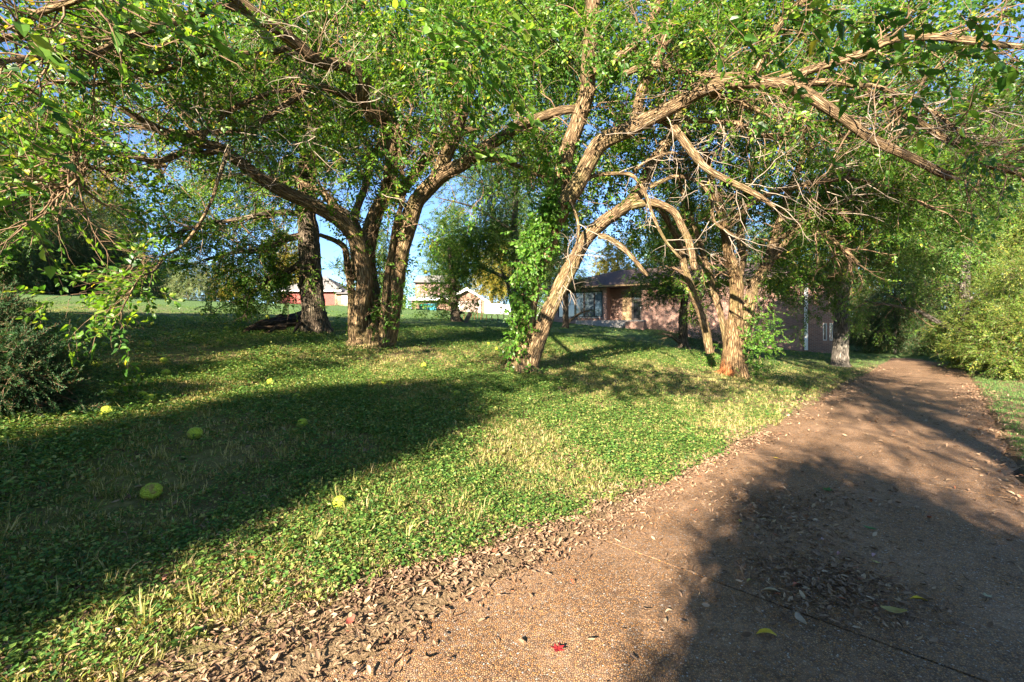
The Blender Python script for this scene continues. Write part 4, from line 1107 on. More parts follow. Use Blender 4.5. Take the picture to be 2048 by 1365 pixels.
    for (x, y, Yd, n_, a, mt) in ((1280, 40, 5.6, 7, -30, 1), (1420, 80, 4.8, 7, -50, 0), (1450, 30, 4.6, 7, -30, 0), (1480, 140, 4.8, 6, -60, 0), (1560, 40, 4.2, 8, -10, 0), (1600, 10, 4.1, 8, -15, 0), (1620, 60, 4.2, 8, -20, 0), (1660, 30, 4.1, 8, -10, 0), (1650, 90, 4.3, 7, -40, 0),
                              (1700, 50, 4.0, 8, -20, 0), (1740, 20, 4.0, 7, -10, 0), (1760, 80, 4.1, 8, -25, 0), (1720, 120, 4.2, 8, 10, 0), (1780, 130, 4.1, 8, -15, 0), (1840, 40, 3.9, 8, -15, 0), (1860, 90, 4.0, 8, -25, 0), (1880, 120, 4.0, 7, -60, 0), (1920, 30, 3.9, 8, -20, 0),
                              (1960, 80, 3.9, 8, -35, 0), (2000, 30, 3.8, 7, -20, 0), (2010, 120, 3.9, 7, -50, 0), (1540, 100, 4.5, 7, -60, 0), (1500, 80, 4.6, 7, -45, 0), (1580, 150, 4.5, 6, -30, 0), (1800, 240, 4.4, 6, -50, 0), (1830, 180, 4.3, 5, -70, 0), (1500, 240, 5.0, 5, -20, 0), (1950, 170, 4.0, 6, -60, 0), (1640, 270, 5.0, 6, -80, 0), (1690, 150, 4.3, 7, -20, 0)):
        near_spray(T, x, y, Yd, n_, a, mat=mt, sc=.95)
    T.finish('osage', (.9, 1.4))
    return b
bC = tree_C()

def tree_D():
    b = hit(1466, 752); Y = b.y
    T = Tree("forked_tree", "slim stemmed tan tree with a rusty orange scar at its base by the drive", "tree", b, 'bark_scar')
    T.limb("trunk", [b + Vector((0, 0, -.25)), b + Vector((0, 0, .15)), P(1466, 690, Y), P(1470, 640, Y)], 25 / FPX * Y, 17 / FPX * Y, 18, .06, .5, n=16)
    S = []
    S.append(T.px("limb", [(1464, 745), (1466, 690), (1473, 620), (1474, 570), (1464, 535), (1458, 500), (1452, 460), (1440, 420), (1425, 370), (1410, 300)], Y, Y - .3, 32, 12, sides=14))
    T.bark = M['bark']
    S.append(T.px("limb", [(1478, 690), (1490, 645), (1500, 600), (1508, 570), (1526, 545), (1540, 510), (1550, 480), (1560, 445), (1572, 400), (1600, 330), (1640, 250)], Y + .15, Y - .2, 26, 10, sides=14))
    S.append(T.px("limb", [(1474, 560), (1482, 520), (1480, 470), (1490, 420), (1500, 360), (1520, 300)], Y + .2, Y + .6, 20, 8))
    S.append(T.px("limb", [(1420, 705), (1412, 670), (1399, 620), (1385, 580), (1374, 545), (1360, 500), (1340, 450), (1320, 420), (1290, 410)], Y + .2, Y - .4, 17, 9))
    S.append(T.px("limb", [(1454, 690), (1444, 640), (1433, 598), (1418, 545), (1405, 505), (1385, 440), (1360, 370), (1350, 310)], Y + .25, Y + .4, 14, 7))
    S.append(T.px("limb", [(1530, 540), (1560, 500), (1600, 450), (1660, 410), (1730, 390), (1800, 380)], Y, Y - .8, 14, 6))
    S.append(T.px("limb", [(1550, 480), (1600, 460), (1650, 470), (1690, 500), (1720, 530)], Y, Y - .6, 10, 5))
    S.append(T.px("limb", [(1452, 460), (1500, 410), (1560, 380), (1640, 365), (1720, 360), (1800, 390), (1870, 420)], Y - .1, Y - 1.5, 12, 5))
    S.append(T.px("limb", [(1440, 420), (1400, 350), (1380, 290), (1370, 220)], Y, Y + .6, 11, 5))
    T.fill([(b + Vector((1.5, 1.5, 11.5)), (4.6, 3.5, 3.6), 3000)])  # crown above the view, added so the house front falls in shade
    for (x, y, Yd, rx, ry, rY, od) in ((1960, 400, 14, 110, 90, 1.5, .9), (1850, 180, 12.5, 160, 110, 1.5, .9), (2000, 240, 11.5, 110, 120, 1.4, .9), (1500, 180, 13, 190, 110, 1.6, .8), (1680, 120, 13, 190, 110, 1.6, .8), (1760, 440, 13, 120, 70, 1.4, .9), (1400, 620, Y + 2, 45, 40, .8, .5), (1290, 560, Y + 4, 90, 26, 1.2, .6), (1400, 545, Y + 3, 110, 40, 1.2, .8), (1340, 480, Y + 3, 100, 60, 1.3, .7), (1560, 500, Y + 2, 110, 60, 1.2, .7)):
        T.fpx(x, y, Yd, rx, ry, rY, auto_n(od, rx, ry, Yd, .9))
    for (c, r) in S: T.sprout(c, r, 18, .8, 1.9, .35, 1., (.1, -.1, .05), 1, kids=5, bare=.6, leafy=.7)
    for (c, r) in S[:5]: T.sprout(c, r, 8, .3, .9, .2, .8, (0, -.2, .1), 1, kids=4, leafy=0, bare=1., tubes=T.dead, rmax=.008)
    for (x, y, Yd, rx, ry, rY, od) in ((1430, 420, Y + .8, 120, 90, 1.3, .9), (1560, 360, Y + .5, 150, 90, 1.4, .9), (1700, 330, Y - .3, 150, 90, 1.4, .9), (1640, 450, Y + .3, 140, 70, 1.3, .8), (1520, 270, Y + 1, 160, 100, 1.4, .8),
                                       (1840, 360, Y - 1.2, 130, 80, 1.3, .8), (1700, 230, Y + .5, 170, 90, 1.4, .7), (1880, 280, Y - .8, 130, 80, 1.3, .6), (1400, 520, Y + 1.4, 70, 60, 1.0, .5), (1560, 540, Y + .9, 90, 60, 1.1, .8), (1980, 330, Y - 2, 90, 80, 1.2, .6), (1340, 300, Y + 1.5, 110, 100, 1.3, .7)):
        T.fpx(x, y, Yd, rx, ry, rY, auto_n(od, rx, ry, Yd, .9))
    T.fill([(b + Vector((1.0, 1.0, 7.5)), (3.6, 3.2, 2.4), 1600), (b + Vector((4.5, .5, 6.2)), (2.6, 2.6, 1.6), 800)])
    T.finish('osage', (.7, 1.1))
    # rusty scar on the trunk
    return b
bD = tree_D()

def tree_E():
    b = hit(1681, 733); Y = b.y
    T = Tree("straight_tree", "straight gray trunked tree standing at the drive edge before the house corner", "tree", b, 'bark_gray')
    t0 = T.limb("trunk", [b + Vector((0, 0, -.3)), b + Vector((0, 0, .25)), P(1683, 640, Y), P(1686, 560, Y), P(1694, 510, Y), P(1702, 470, Y), P(1712, 430, Y), P(1730, 360, Y), P(1750, 260, Y)], 15 / FPX * Y, 6 / FPX * Y, 18, .04, .35)
    S = [T.px("limb", [(1690, 530), (1720, 500), (1745, 480), (1780, 460)], Y, Y - .5, 12, 5), T.px("limb", [(1700, 480), (1670, 440), (1640, 420), (1600, 410)], Y, Y - .8, 10, 4),
         T.px("limb", [(1712, 430), (1760, 400), (1820, 380)], Y, Y + .8, 9, 4), T.px("limb", [(1686, 580), (1650, 555), (1610, 545), (1570, 548)], Y, Y - 1.2, 9, 4)]
    T.fill([(b + Vector((0, .5, 8.5)), (4.0, 3.5, 2.6), 700), (b + Vector((2, .5, 10.)), (3.5, 3.5, 2.5), 500)])
    for c, r in S + [t0]: T.sprout(c, r, 14, 1.2, 2.6, .3, 1., (0, 0, -.1), 1, kids=5)
    for (x, y, Yd, rx, ry, rY, od) in ((1690, 560, Y - 1.2, 110, 45, 1.5, .9), (1790, 500, Y - .5, 110, 70, 1.6, .8), (1620, 505, Y - 1.6, 90, 40, 1.5, .7), (1730, 430, Y, 140, 70, 1.8, .9), (1830, 420, Y, 110, 60, 1.8, .8), (1600, 430, Y + .5, 110, 60, 1.8, .8),
                                       (1705, 610, Y - .9, 30, 50, .8, .5), (1650, 610, Y - 1.0, 20, 35, .6, .35), (1740, 330, Y + 1, 190, 90, 2, .8), (1560, 550, Y + .2, 45, 40, 1.2, .5)):
        T.fpx(x, y, Yd, rx, ry, rY, auto_n(od, rx, ry, Yd, 1.1))
    T.finish('mid', (.8, 1.2))
tree_E()

def small_tree(name, label, cat, px, py, hpx, wpx, crowns, lib='osage', bark='bark_dark', top=None, sc=(.8, 1.2), group=None, ymin=1.2, Yset=None, limbs=4, ods=1.25, flare=.4):
    """a tree placed by the photograph pixel of its foot; crowns: (dx, dy, rx, ry, rY, od) in pixels from the foot"""
    if Yset:
        x = (px - 1024) / FPX * Yset; b = Vector((x, Yset, ground(x, Yset)))
    else: b = hit(px, py, ymin)
    Y = b.y; k = Y / FPX
    T = Tree(name, label, cat, b, bark, group)
    tx, ty = top or (0, -hpx)
    t0 = T.limb("trunk", [b + Vector((0, 0, -.3)), b + Vector((0, 0, .2)), b + Vector((tx * .4 * k, 0, -ty * .4 * k)), b + Vector((tx * k, 0, -ty * k))], wpx / 2 * k, wpx / 6 * k, 12, .05, flare)
    for i in range(limbs):
        c, r = t0; j = int((.35 + .6 * i / max(1, limbs)) * (len(c) - 1)); a = rng.uniform(0, 6.28); ln = hpx * k * rng.uniform(.25, .45)
        p = c[j]; e = p + np.array([math.cos(a) * ln, math.sin(a) * ln * .6, ln * rng.uniform(.1, .7)])
        cc = T.limb("limb", [p, (p + e) / 2 + (0, 0, ln * .08), e], r[j] * .6, r[j] * .15, 8)
        T.sprout(*cc, 6, ln * .25, ln * .6, .3, 1., depth=1, kids=3, step=max(.14, ln * .05), sprig=.2)
    s_ = (sc[0] + sc[1]) / 2
    for (dx, dy, rx, ry, rY, od) in crowns:
        n = min(5000, auto_n(od * ods, rx, ry, Y, s_))
        T.fill([(b + Vector((dx * k, 0, -dy * k)), (rx * k, rY, ry * k), n)])
    T.finish(lib, sc)
    return b

# small dark tree, trees by the house, tall tree behind the fork
small_tree("small_tree", "small dark leaning tree with hanging leafy boughs in the far lawn", "tree", 912, 643, 130, 23, [(-6, -50, 16, 40, .5, 1.0), (-10, -90, 22, 30, .6, 1.0), (-25, -60, 60, 40, 1.2, .7), (10, -110, 80, 50, 1.5, .8), (-50, -20, 55, 14, 1.2, .6), (30, -35, 30, 25, 1., .6), (-10, -170, 90, 50, 1.6, .7), (50, -150, 60, 50, 1.5, .6)], top=(-14, -150))
small_tree("cedar_tree", "dark red cedar trunk standing before the big window", "tree", 1131, 646, 150, 15, [(10, -105, 50, 45, 1.2, .8), (40, -80, 40, 22, 1., .7), (-20, -120, 40, 40, 1., .7), (0, -160, 60, 50, 1.5, .8), (10, -230, 70, 50, 2, .9), (0, -300, 60, 50, 2, .9), (0, -370, 40, 50, 1.8, .8)], 'dark', 'bark_dark', top=(2, -330), Yset=27)
small_tree("yard_tree", "short dark trunk before the brick wall, just left of the slim tan stems", "tree", 1366, 684, 150, 24, [(-60, -120, 90, 30, 1.4, .9), (-30, -130, 80, 40, 1.4, .8), (40, -120, 70, 30, 1.2, .8), (-60, -105, 60, 14, 1.2, .6), (20, -170, 110, 40, 1.5, .8), (0, -240, 100, 60, 1.8, .9), (10, -330, 80, 60, 1.8, .8)], 'dark', 'bark_dark', top=(5, -300), Yset=20)
small_tree("tall_gray_tree", "tall pale gray trunk rising behind the vine covered fork", "tree", 1030, 636, 520, 22, [(-40, -200, 80, 60, 2.2, .8), (60, -330, 110, 90, 2.5, .9), (-60, -330, 110, 110, 2.5, .8), (-60, -160, 70, 50, 2, .7), (50, -120, 50, 50, 1.8, .7), (30, -480, 130, 100, 2.5, .6), (90, -560, 140, 90, 2.5, .7), (-40, -250, 70, 80, 2, .45), (-30, -600, 140, 70, 2.5, .7), (90, -200, 60, 60, 2., .6), (-20, -150, 60, 60, 2, .5)], 'mid', 'bark_gray', Yset=26, sc=(1., 1.5))

# background trees behind the houses and the woods round the lawn: (px, depth, height m, crown width m, lib, label)
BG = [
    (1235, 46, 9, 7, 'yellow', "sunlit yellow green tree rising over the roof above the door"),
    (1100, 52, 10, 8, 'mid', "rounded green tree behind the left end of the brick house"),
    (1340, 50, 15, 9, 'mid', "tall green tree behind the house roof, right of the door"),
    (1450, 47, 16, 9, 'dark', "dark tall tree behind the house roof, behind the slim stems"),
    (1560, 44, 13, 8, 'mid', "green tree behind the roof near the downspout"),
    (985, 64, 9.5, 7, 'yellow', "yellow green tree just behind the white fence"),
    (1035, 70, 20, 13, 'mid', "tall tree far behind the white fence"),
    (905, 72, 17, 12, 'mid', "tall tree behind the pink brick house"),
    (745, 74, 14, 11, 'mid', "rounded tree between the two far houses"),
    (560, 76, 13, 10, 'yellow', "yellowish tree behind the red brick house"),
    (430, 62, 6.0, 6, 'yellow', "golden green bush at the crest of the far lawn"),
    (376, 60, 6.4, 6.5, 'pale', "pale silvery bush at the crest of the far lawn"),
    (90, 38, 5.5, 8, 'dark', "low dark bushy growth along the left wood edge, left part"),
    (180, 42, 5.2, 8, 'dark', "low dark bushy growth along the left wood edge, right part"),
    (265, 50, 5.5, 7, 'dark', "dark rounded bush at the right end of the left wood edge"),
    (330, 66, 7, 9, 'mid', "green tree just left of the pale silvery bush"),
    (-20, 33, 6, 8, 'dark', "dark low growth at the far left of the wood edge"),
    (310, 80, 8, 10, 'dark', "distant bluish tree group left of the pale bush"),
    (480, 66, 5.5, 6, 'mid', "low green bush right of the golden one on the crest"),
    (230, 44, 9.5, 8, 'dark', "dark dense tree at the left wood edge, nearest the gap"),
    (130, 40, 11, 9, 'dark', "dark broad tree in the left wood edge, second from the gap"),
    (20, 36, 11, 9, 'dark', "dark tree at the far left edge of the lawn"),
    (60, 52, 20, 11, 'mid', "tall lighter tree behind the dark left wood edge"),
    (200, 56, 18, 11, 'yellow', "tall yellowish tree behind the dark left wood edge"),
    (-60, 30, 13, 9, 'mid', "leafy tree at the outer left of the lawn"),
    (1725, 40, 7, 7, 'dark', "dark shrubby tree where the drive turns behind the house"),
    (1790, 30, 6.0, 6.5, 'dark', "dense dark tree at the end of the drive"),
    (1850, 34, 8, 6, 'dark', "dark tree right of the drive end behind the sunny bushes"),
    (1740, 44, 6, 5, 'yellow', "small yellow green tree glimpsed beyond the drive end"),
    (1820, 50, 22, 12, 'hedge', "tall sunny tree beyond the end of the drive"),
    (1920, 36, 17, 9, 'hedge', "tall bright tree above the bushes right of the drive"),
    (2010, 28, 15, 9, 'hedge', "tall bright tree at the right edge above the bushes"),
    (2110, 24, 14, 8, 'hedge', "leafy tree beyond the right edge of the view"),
    (1930, 20, 13, 7, 'mid', "tall green tree added over the bushes right of the drive to shade its end"),  # tree added to cast shade over the shrubs at the drive end
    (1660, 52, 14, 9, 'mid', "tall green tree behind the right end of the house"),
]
for (px, Y, H, W, lib, lab) in BG:
    k = FPX / Y; h = H * k; w = W * k / 2
    cr = [(0, -h * .68, w * .75, h * .3, W * .35, .9), (-w * .45, -h * .45, w * .6, h * .27, W * .3, .8), (w * .45, -h * .42, w * .6, h * .27, W * .3, .8), (w * .1, -h * .88, w * .45, h * .15, W * .25, .9), (0, -h * .18, w * .75, h * .18, W * .3, .8), (0, -h * .45, w * .7, h * .3, W * .4, .7)]
    if lib == 'dark': cr += [(0, -h * .10, w * .95, h * .13, W * .35, 1.4), (-w * .5, -h * .2, w * .6, h * .2, W * .3, 1.0), (w * .5, -h * .2, w * .6, h * .2, W * .3, 1.0)]
    if H > 12 and Y < 22: cr = cr[:2] + cr[3:4]
    f = 1.0 + Y / 45.
    small_tree("woodland_tree" if H > 5 else "bush", lab, "tree" if H > 5 else "bush", px, 0, h * .8, max(6, .045 * H * k), cr, lib, 'bark_gray', Yset=Y, sc=(.8 * f, 1.25 * f), group="trees and bushes round the lawn and houses", limbs=5)

# sunny bushes along the right of the drive
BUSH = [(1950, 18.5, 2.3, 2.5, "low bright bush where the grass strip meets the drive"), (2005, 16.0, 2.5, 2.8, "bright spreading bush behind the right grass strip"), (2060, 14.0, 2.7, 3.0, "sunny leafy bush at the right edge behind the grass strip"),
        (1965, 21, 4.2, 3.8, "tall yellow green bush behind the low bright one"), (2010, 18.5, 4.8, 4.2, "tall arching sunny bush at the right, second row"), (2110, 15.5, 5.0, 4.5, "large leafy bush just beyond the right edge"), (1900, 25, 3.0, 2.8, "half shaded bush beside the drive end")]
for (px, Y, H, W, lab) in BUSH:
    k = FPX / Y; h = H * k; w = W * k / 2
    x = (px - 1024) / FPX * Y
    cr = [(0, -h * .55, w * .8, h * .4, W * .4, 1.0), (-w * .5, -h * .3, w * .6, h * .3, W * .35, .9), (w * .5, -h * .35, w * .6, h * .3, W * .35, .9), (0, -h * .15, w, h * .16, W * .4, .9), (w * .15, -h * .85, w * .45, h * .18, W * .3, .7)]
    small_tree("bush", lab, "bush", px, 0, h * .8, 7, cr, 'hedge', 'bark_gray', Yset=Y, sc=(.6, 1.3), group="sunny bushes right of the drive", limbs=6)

# juniper at the near left
def juniper(px, py, Yd, W, H, lab, n, Ymin=None):
    x = (px - 1024) / FPX * Yd
    b = Vector((x, Yd, ground(x, Yd)))
    T = Tree("juniper_bush", lab, "bush", b, 'bark_dark')
    T.limb("trunk", [b + Vector((0, 0, -.1)), b + Vector((.05, 0, H * .4)), b + Vector((.1, .05, H * .8))], .05, .012, 8)
    for i in range(26):
        a = rng.uniform(0, 6.28); z = rng.uniform(.05, .8) * H
        T.grow(b + Vector((.04, 0, z)), (math.cos(a), math.sin(a), rng.uniform(-.1, .5)), W * rng.uniform(.35, .6) * (1.1 - .5 * z / H), .012, 1, (0, 0, -.02), .15, 1.2, .1, kids=5, step=.09, sprig=.05)
    T.fill([(b + Vector((0, 0, H * .35)), (W * .5, W * .4, H * .35), n), (b + Vector((0, 0, H * .7)), (W * .35, W * .3, H * .3), n // 2)])
    T.finish('juniper', (.5, .95))
juniper(-10, 795, 5.0, 1.7, .78, "reddish brown and green juniper bush at the near left edge of the lawn", 900)
juniper(-60, 760, 5.6, 1.5, 1.2, "taller juniper bush cut by the left edge", 1200)

# ---------------------------------------------------------------- climbing vines and the saplings at the trunks
def vine(name, label, cat, base, paths, Y, spread, n, lib='vine', sc=(.7, 1.2), front=.0):
    root = thing(name, label, cat, base); B = np.array(base)
    T = Tubes(); pos = []; dr = []
    for path in paths:
        c = catmull([np.array(P(x, y, Y - front)) for x, y in path], 30)
        T.add(c + rng.normal(0, .01, c.shape), np.linspace(.012, .004, 30), 5, cap=False)
        m = n // len(paths)
        i = rng.integers(0, 30, m)
        pos.append(c[i] + rng.normal(0, 1, (m, 3)) * np.array([spread, spread * .7, spread])); d = rng.normal(0, 1, (m, 3)) + np.array([0, -.9, -.3]); dr.append(d)
    T.build("stem", M['twig'], root, 'stuff', origin=B)
    pos = np.concatenate(pos); dr = np.concatenate(dr)
    ok = pos[:, 2] > gz(pos[:, 0], pos[:, 1]) + .03
    scatter("foliage", pos[ok] - B, dir_rot(dr[ok], .8), rng.uniform(*sc, ok.sum()), lib, root)
vine("climbing_vine", "big leaved green vine covering the left trunk of the forked base in the middle", "vine", bC, [[(1038, 690), (1044, 640), (1049, 580), (1060, 520), (1075, 470), (1090, 430)], [(1030, 720), (1035, 650), (1040, 590), (1045, 520), (1050, 470)], [(1060, 560), (1075, 500), (1085, 460)], [(1090, 440), (1105, 390), (1120, 340), (1135, 290)], [(1075, 480), (1090, 440), (1110, 400)]], bC.y, .14, 760, front=.17, sc=(.85, 1.4))
vine("climbing_vine", "leafy vine on the clustered stems of the left spreading tree", "vine", bB, [[(770, 680), (765, 620), (758, 560), (765, 520)], [(780, 640), (790, 600), (800, 560)], [(755, 650), (745, 610)], [(785, 500), (790, 400), (785, 330)]], bB.y, .16, 190, front=.35, sc=(.55, .95))
vine("climbing_vine", "green bushy growth hugging the right side of the orange scarred trunk", "vine", bD, [[(1490, 740), (1500, 690), (1510, 640), (1515, 600)], [(1515, 735), (1525, 690), (1530, 640)], [(1500, 700), (1540, 660)]], bD.y, .26, 330, front=.1, sc=(.6, 1.0))
vine("climbing_vine", "low green shoots at the left foot of the orange scarred trunk", "vine", hit(1420, 735), [[(1420, 740), (1425, 715), (1430, 690)], [(1405, 738), (1410, 715)]], hit(1420, 735).y, .14, 70, sc=(.5, .8))
vine("shrub", "yellow green shrub beside the pink brick house", "bush", hit(800, 619, 30), [[(785, 614), (795, 602), (800, 588)], [(805, 612), (812, 602)], [(775, 614), (780, 604)]], 52, .9, 420, 'bright', (2.2, 3.4))
vine("shrub", "dark shrub at the foot of the brick wall behind the slim stems", "bush", hit(1400, 690), [[(1385, 690), (1390, 672)], [(1425, 694), (1430, 670)], [(1405, 690), (1408, 678)]], 21, .35, 160, 'dark', (1., 1.6))

# ---------------------------------------------------------------- trees standing behind the viewpoint, whose shade falls into the view
def st(s, t):                        # s along the sunlight, t to its right
    h = np.array([SUN_H.x, SUN_H.y]); r = np.array([SUN_H.y, -SUN_H.x])
    v = h * s + r * t; return float(v[0]), float(v[1])
def shade_tree(label, s, t, H, W, od, lib='dark', z0=.15, lean=0., solid=False):
    x, y = st(s, t); b = Vector((x, y, ground(x, y)))
    T = Tree("shade_tree", label, "tree", b, 'bark_dark')
    T.limb("trunk", [b + Vector((0, 0, -.2)), b + Vector((lean * .2, 0, H * .5)), b + Vector((.1 + lean, -lean * .5, H * .92))], .05 + H * .018, .03, 10)
    c0 = b + Vector((lean * .9, -lean * .45, 0))
    for i in range(10):
        a = i * 2.4; z = max(z0 + .1, H * (.2 + .07 * i))
        T.limb("limb", [b + Vector((lean * .9 * z / H, -lean * .45 * z / H, z)), c0 + Vector((math.cos(a) * W * .2, math.sin(a) * W * .2, z + .1 * H)), c0 + Vector((math.cos(a) * W * .4, math.sin(a) * W * .4, z + .12 * H))], .04, .012, 6)
    hh = H - z0; n = int(od * hh * W / .016)
    if solid:                          # a full crown: even from the ground to a rounded, ragged top
        a = rng.uniform(0, 6.28, n); rr = W * .5 * rng.random(n) ** .36; u = rng.random(n)
        z = z0 + hh * u * (1 - .22 * (rr / (W * .5)) ** 2 - .08 * np.sin(3 * a + 1) - .06 * np.sin(7 * a))
        for k in range(n):
            T.leaf.append(np.array(c0) + (rr[k] * math.cos(a[k]), rr[k] * math.sin(a[k]), z[k])); T.ldir.append(rng.normal(0, 1, 3))
    else: T.fill([(c0 + Vector((0, 0, z0 + hh * .5)), (W * .5, W * .5, hh * .55), n)])
    T.finish(lib, (1.0, 1.4))
shade_tree("dense column shaped evergreen behind the viewpoint shading the left lawn", -4.0, -4.65, 5.0, 2.75, 11, solid=True)
shade_tree("dense low evergreen behind the viewpoint shading the drive", -4.0, .98, 4.1, 2.3, 15, solid=True)
shade_tree("low bushy evergreen behind the viewpoint right of the drive", -5.0, 3.7, 4.2, 2.4, 1.8, 'mid', solid=True)
shade_tree("open crowned tree behind the viewpoint right of the drive", -6.5, 2.9, 13.0, 4.4, .62, 'mid', 4.4)
shade_tree("tall open tree behind the viewpoint beyond the drive", -9.0, 8.5, 9.5, 6.0, .9, 'mid', 1.5)
shade_tree("tall leafy tree behind the viewpoint on the upper lawn", -3.5, -11.7, 6.2, 5.2, 3, 'mid', .5, solid=True)
shade_tree("broad leafy tree behind the viewpoint far up the lawn", -1.0, -17., 7.5, 7.5, 2.5, 'mid', .5, solid=True)

# ---------------------------------------------------------------- overhead cable
def wire():
    a = P(1082, 0, 7.0); b = np.array([*(HO + HU * hx(1545)), 0]) + np.array([0, 0, 6.3]); b[1] += 2.5
    a2 = np.array(a) + (np.array(a) - b) * .9
    T = Tubes(); u = np.linspace(0, 1, 40)[:, None]
    pts = a2 * (1 - u) + b * u; pts[:, 2] -= (1.6 * u * (1 - u))[:, 0]
    T.add(pts, np.full(40, .009), 6)
    o = T.build("overhead_cable", M['wire'])
    props(o, "thin dark cable running down through the branches to the brick house", "cable")
wire()

# ================================================================ GROUND COVER, GRASS, FALLEN LEAVES
def in_view(x, y, margin=120):
    px = 1024 + FPX * x / np.maximum(y, .05)
    return (y > .9) & (px > -margin) & (px < 2048 + margin)

def tilt(n, amt): return np.stack([rng.normal(0, amt, n), rng.normal(0, amt, n), rng.uniform(0, 6.28, n)], 1)

def val(x, y, f, seed):
    """cheap smooth value noise in 0..1"""
    r = np.random.default_rng(seed); out = 0
    for k in range(5):
        a = r.uniform(0, 6.28); fr = f * r.uniform(.6, 1.7)
        out = out + np.sin((x * math.cos(a) + y * math.sin(a)) * fr * 6.28 + r.uniform(0, 6.28))
    return .5 + out / 7.

def cover():
    P_, R_, S_ = {}, {}, {}
    def ring(n, d0, d1):
        """points over the visible wedge, by distance band"""
        d = np.sqrt(rng.uniform(d0 * d0, d1 * d1, n)); a = rng.uniform(-.90, .90, n)
        return d * np.sin(a), d * np.cos(a)
    # ground cover clumps and grass: (count, near, far, scale)
    cx, cyy, cs = [], [], []; gx, gy, gs = [], [], []
    for (n, d0, d1, s) in ((13000, 1.4, 5, 1.0), (18000, 5, 10, 1.25), (13000, 10, 20, 1.7)):
        x, y = ring(n, d0, d1); p, q = pq(x, y)
        patch = val(x, y, .35, 3) + .25 * val(x, y, 1.3, 4)
        pe = np.clip(.28 - .2 * q, .12, .72) + .22 * (val(x, y, 1.6, 9) - .5)
        dry = np.clip((4.5 - p) / 1.5, 0, 1) * np.clip((q - 3.2) / 2, 0, 1)
        keep = in_view(x, y) & (p > pe) & (rng.random(n) < np.clip((patch + .25 * val(x, y, 3.0, 5) - .40) * 3.0, .15, 1) * np.where((q < -.2) & (p < 3), .5, 1.) * (1 - .7 * dry))
        cx.append(x[keep]); cyy.append(y[keep]); cs.append(np.full(keep.sum(), s))
    for (n, d0, d1, s) in ((11000, 1.4, 5, 1.0), (17000, 5, 10, 1.15), (20000, 10, 22, 1.4), (7000, 22, 34, 1.5)):
        x, y = ring(n, d0, d1); p, q = pq(x, y)
        patch = val(x, y, .3, 13) + .3 * val(x, y, 1.1, 14)
        pe = np.clip(.28 - .2 * q, .12, .72) + .22 * (val(x, y, 1.6, 9) - .5)
        left = (p > pe * .9) & (rng.random(n) < np.clip((patch - .1) * 2, .25, 1))
        right = (p < -DRIVE_W - .12)
        keep = in_view(x, y) & (left | right)
        gx.append(x[keep]); gy.append(y[keep]); gs.append(np.full(keep.sum(), s))
    x, y, s = map(np.concatenate, (cx, cyy, cs))
    scatter("ground_cover", np.stack([x, y, gz(x, y) - .005], 1), tilt(len(x), .15), s * rng.uniform(.7, 1.25, len(x)), 'clover')
    x, y, s = map(np.concatenate, (gx, gy, gs))
    p, q = pq(x, y); lush = (p < -1) | (rng.random(len(x)) < np.clip((y - 13) / 8, 0, .9)) | (rng.random(len(x)) < np.clip((p - 7) / 5, .12, .7))
    for nm, k, lib in (("grass", ~lush, 'grass'), ("lush_grass", lush, 'greengrass')):
        a, b, c = x[k], y[k], s[k]
        scatter(nm, np.stack([a, b, gz(a, b) - .01], 1), tilt(len(a), .12), c * rng.uniform(.5, 1.15, len(a)), lib)
    n = 900; x, y = ring(n, 1.5, 7); p, q = pq(x, y); k = in_view(x, y) & (p > .5) & ((q < .5) | (rng.random(n) < .15)) & (val(x, y, .8, 31) > .45)
    a, b = x[k], y[k]; scatter("tall_grass", np.stack([a, b, gz(a, b) - .01], 1), tilt(len(a), .25), rng.uniform(.5, 1.1, len(a)), 'tallgrass')
    n = 500; x, y = ring(n, 1.5, 9); p, q = pq(x, y); k = in_view(x, y) & (p > .6) & (val(x, y, .6, 41) > .5)
    a, b = x[k], y[k]; scatter("weeds", np.stack([a, b, gz(a, b)], 1), tilt(len(a), .15), rng.uniform(.6, 1.2, len(a)), 'weed')
    # fallen leaves: thick band along the left edge of the drive, drifts on it, thin over the lawn
    X, Y = [], []
    n = 13000; q = rng.uniform(-3.5, 5, n); pe = np.clip(.28 - .2 * q, .12, .72); p = pe * .62 + rng.normal(0, 1, n) * (.12 + .28 * pe) * (1 + .2 * np.sin(q * 1.7))
    k = rng.random(n) < np.interp(q, [-2, 0, 2, 5], [1, .8, .5, .4]); p, q = p[k], q[k]; x, y = wxy(q, p); X.append(x); Y.append(y)
    n = 1500; q = rng.uniform(5, 22, n); p = .1 + rng.normal(0, .35, n); x, y = wxy(q, p); X.append(x); Y.append(y)
    n = 2200; q = rng.uniform(-2, 16, n); p = -DRIVE_W - .05 + rng.normal(0, .22, n); x, y = wxy(q, p); X.append(x); Y.append(y)
    for (px, py, sx, sy, m) in ((1560, 1060, .26, .34, 800), (1660, 1190, .22, .18, 800), (1640, 1020, .45, .25, 350), (1700, 1240, .4, .15, 200), (1500, 1150, .3, .2, 120)):
        c = hit(px, py); X.append(c.x + rng.normal(0, sx, m)); Y.append(c.y + rng.normal(0, sy, m))
    n = 900; q = rng.uniform(-3, 22, n); p = rng.uniform(-DRIVE_W, 0, n); x, y = wxy(q, p); X.append(x); Y.append(y)
    for (n, d0, d1) in ((12000, 1.4, 4), (9500, 4, 9), (4000, 9, 16)):
        x, y = ring(n, d0, d1); p, q = pq(x, y); k = (p > .3) & (rng.random(n) < np.clip(val(x, y, .9, 21) * 2.2 - .55, .12, 1)); X.append(x[k]); Y.append(y[k])
    x = np.concatenate(X); y = np.concatenate(Y); k = in_view(x, y); x, y = x[k], y[k]
    p, q = pq(x, y)
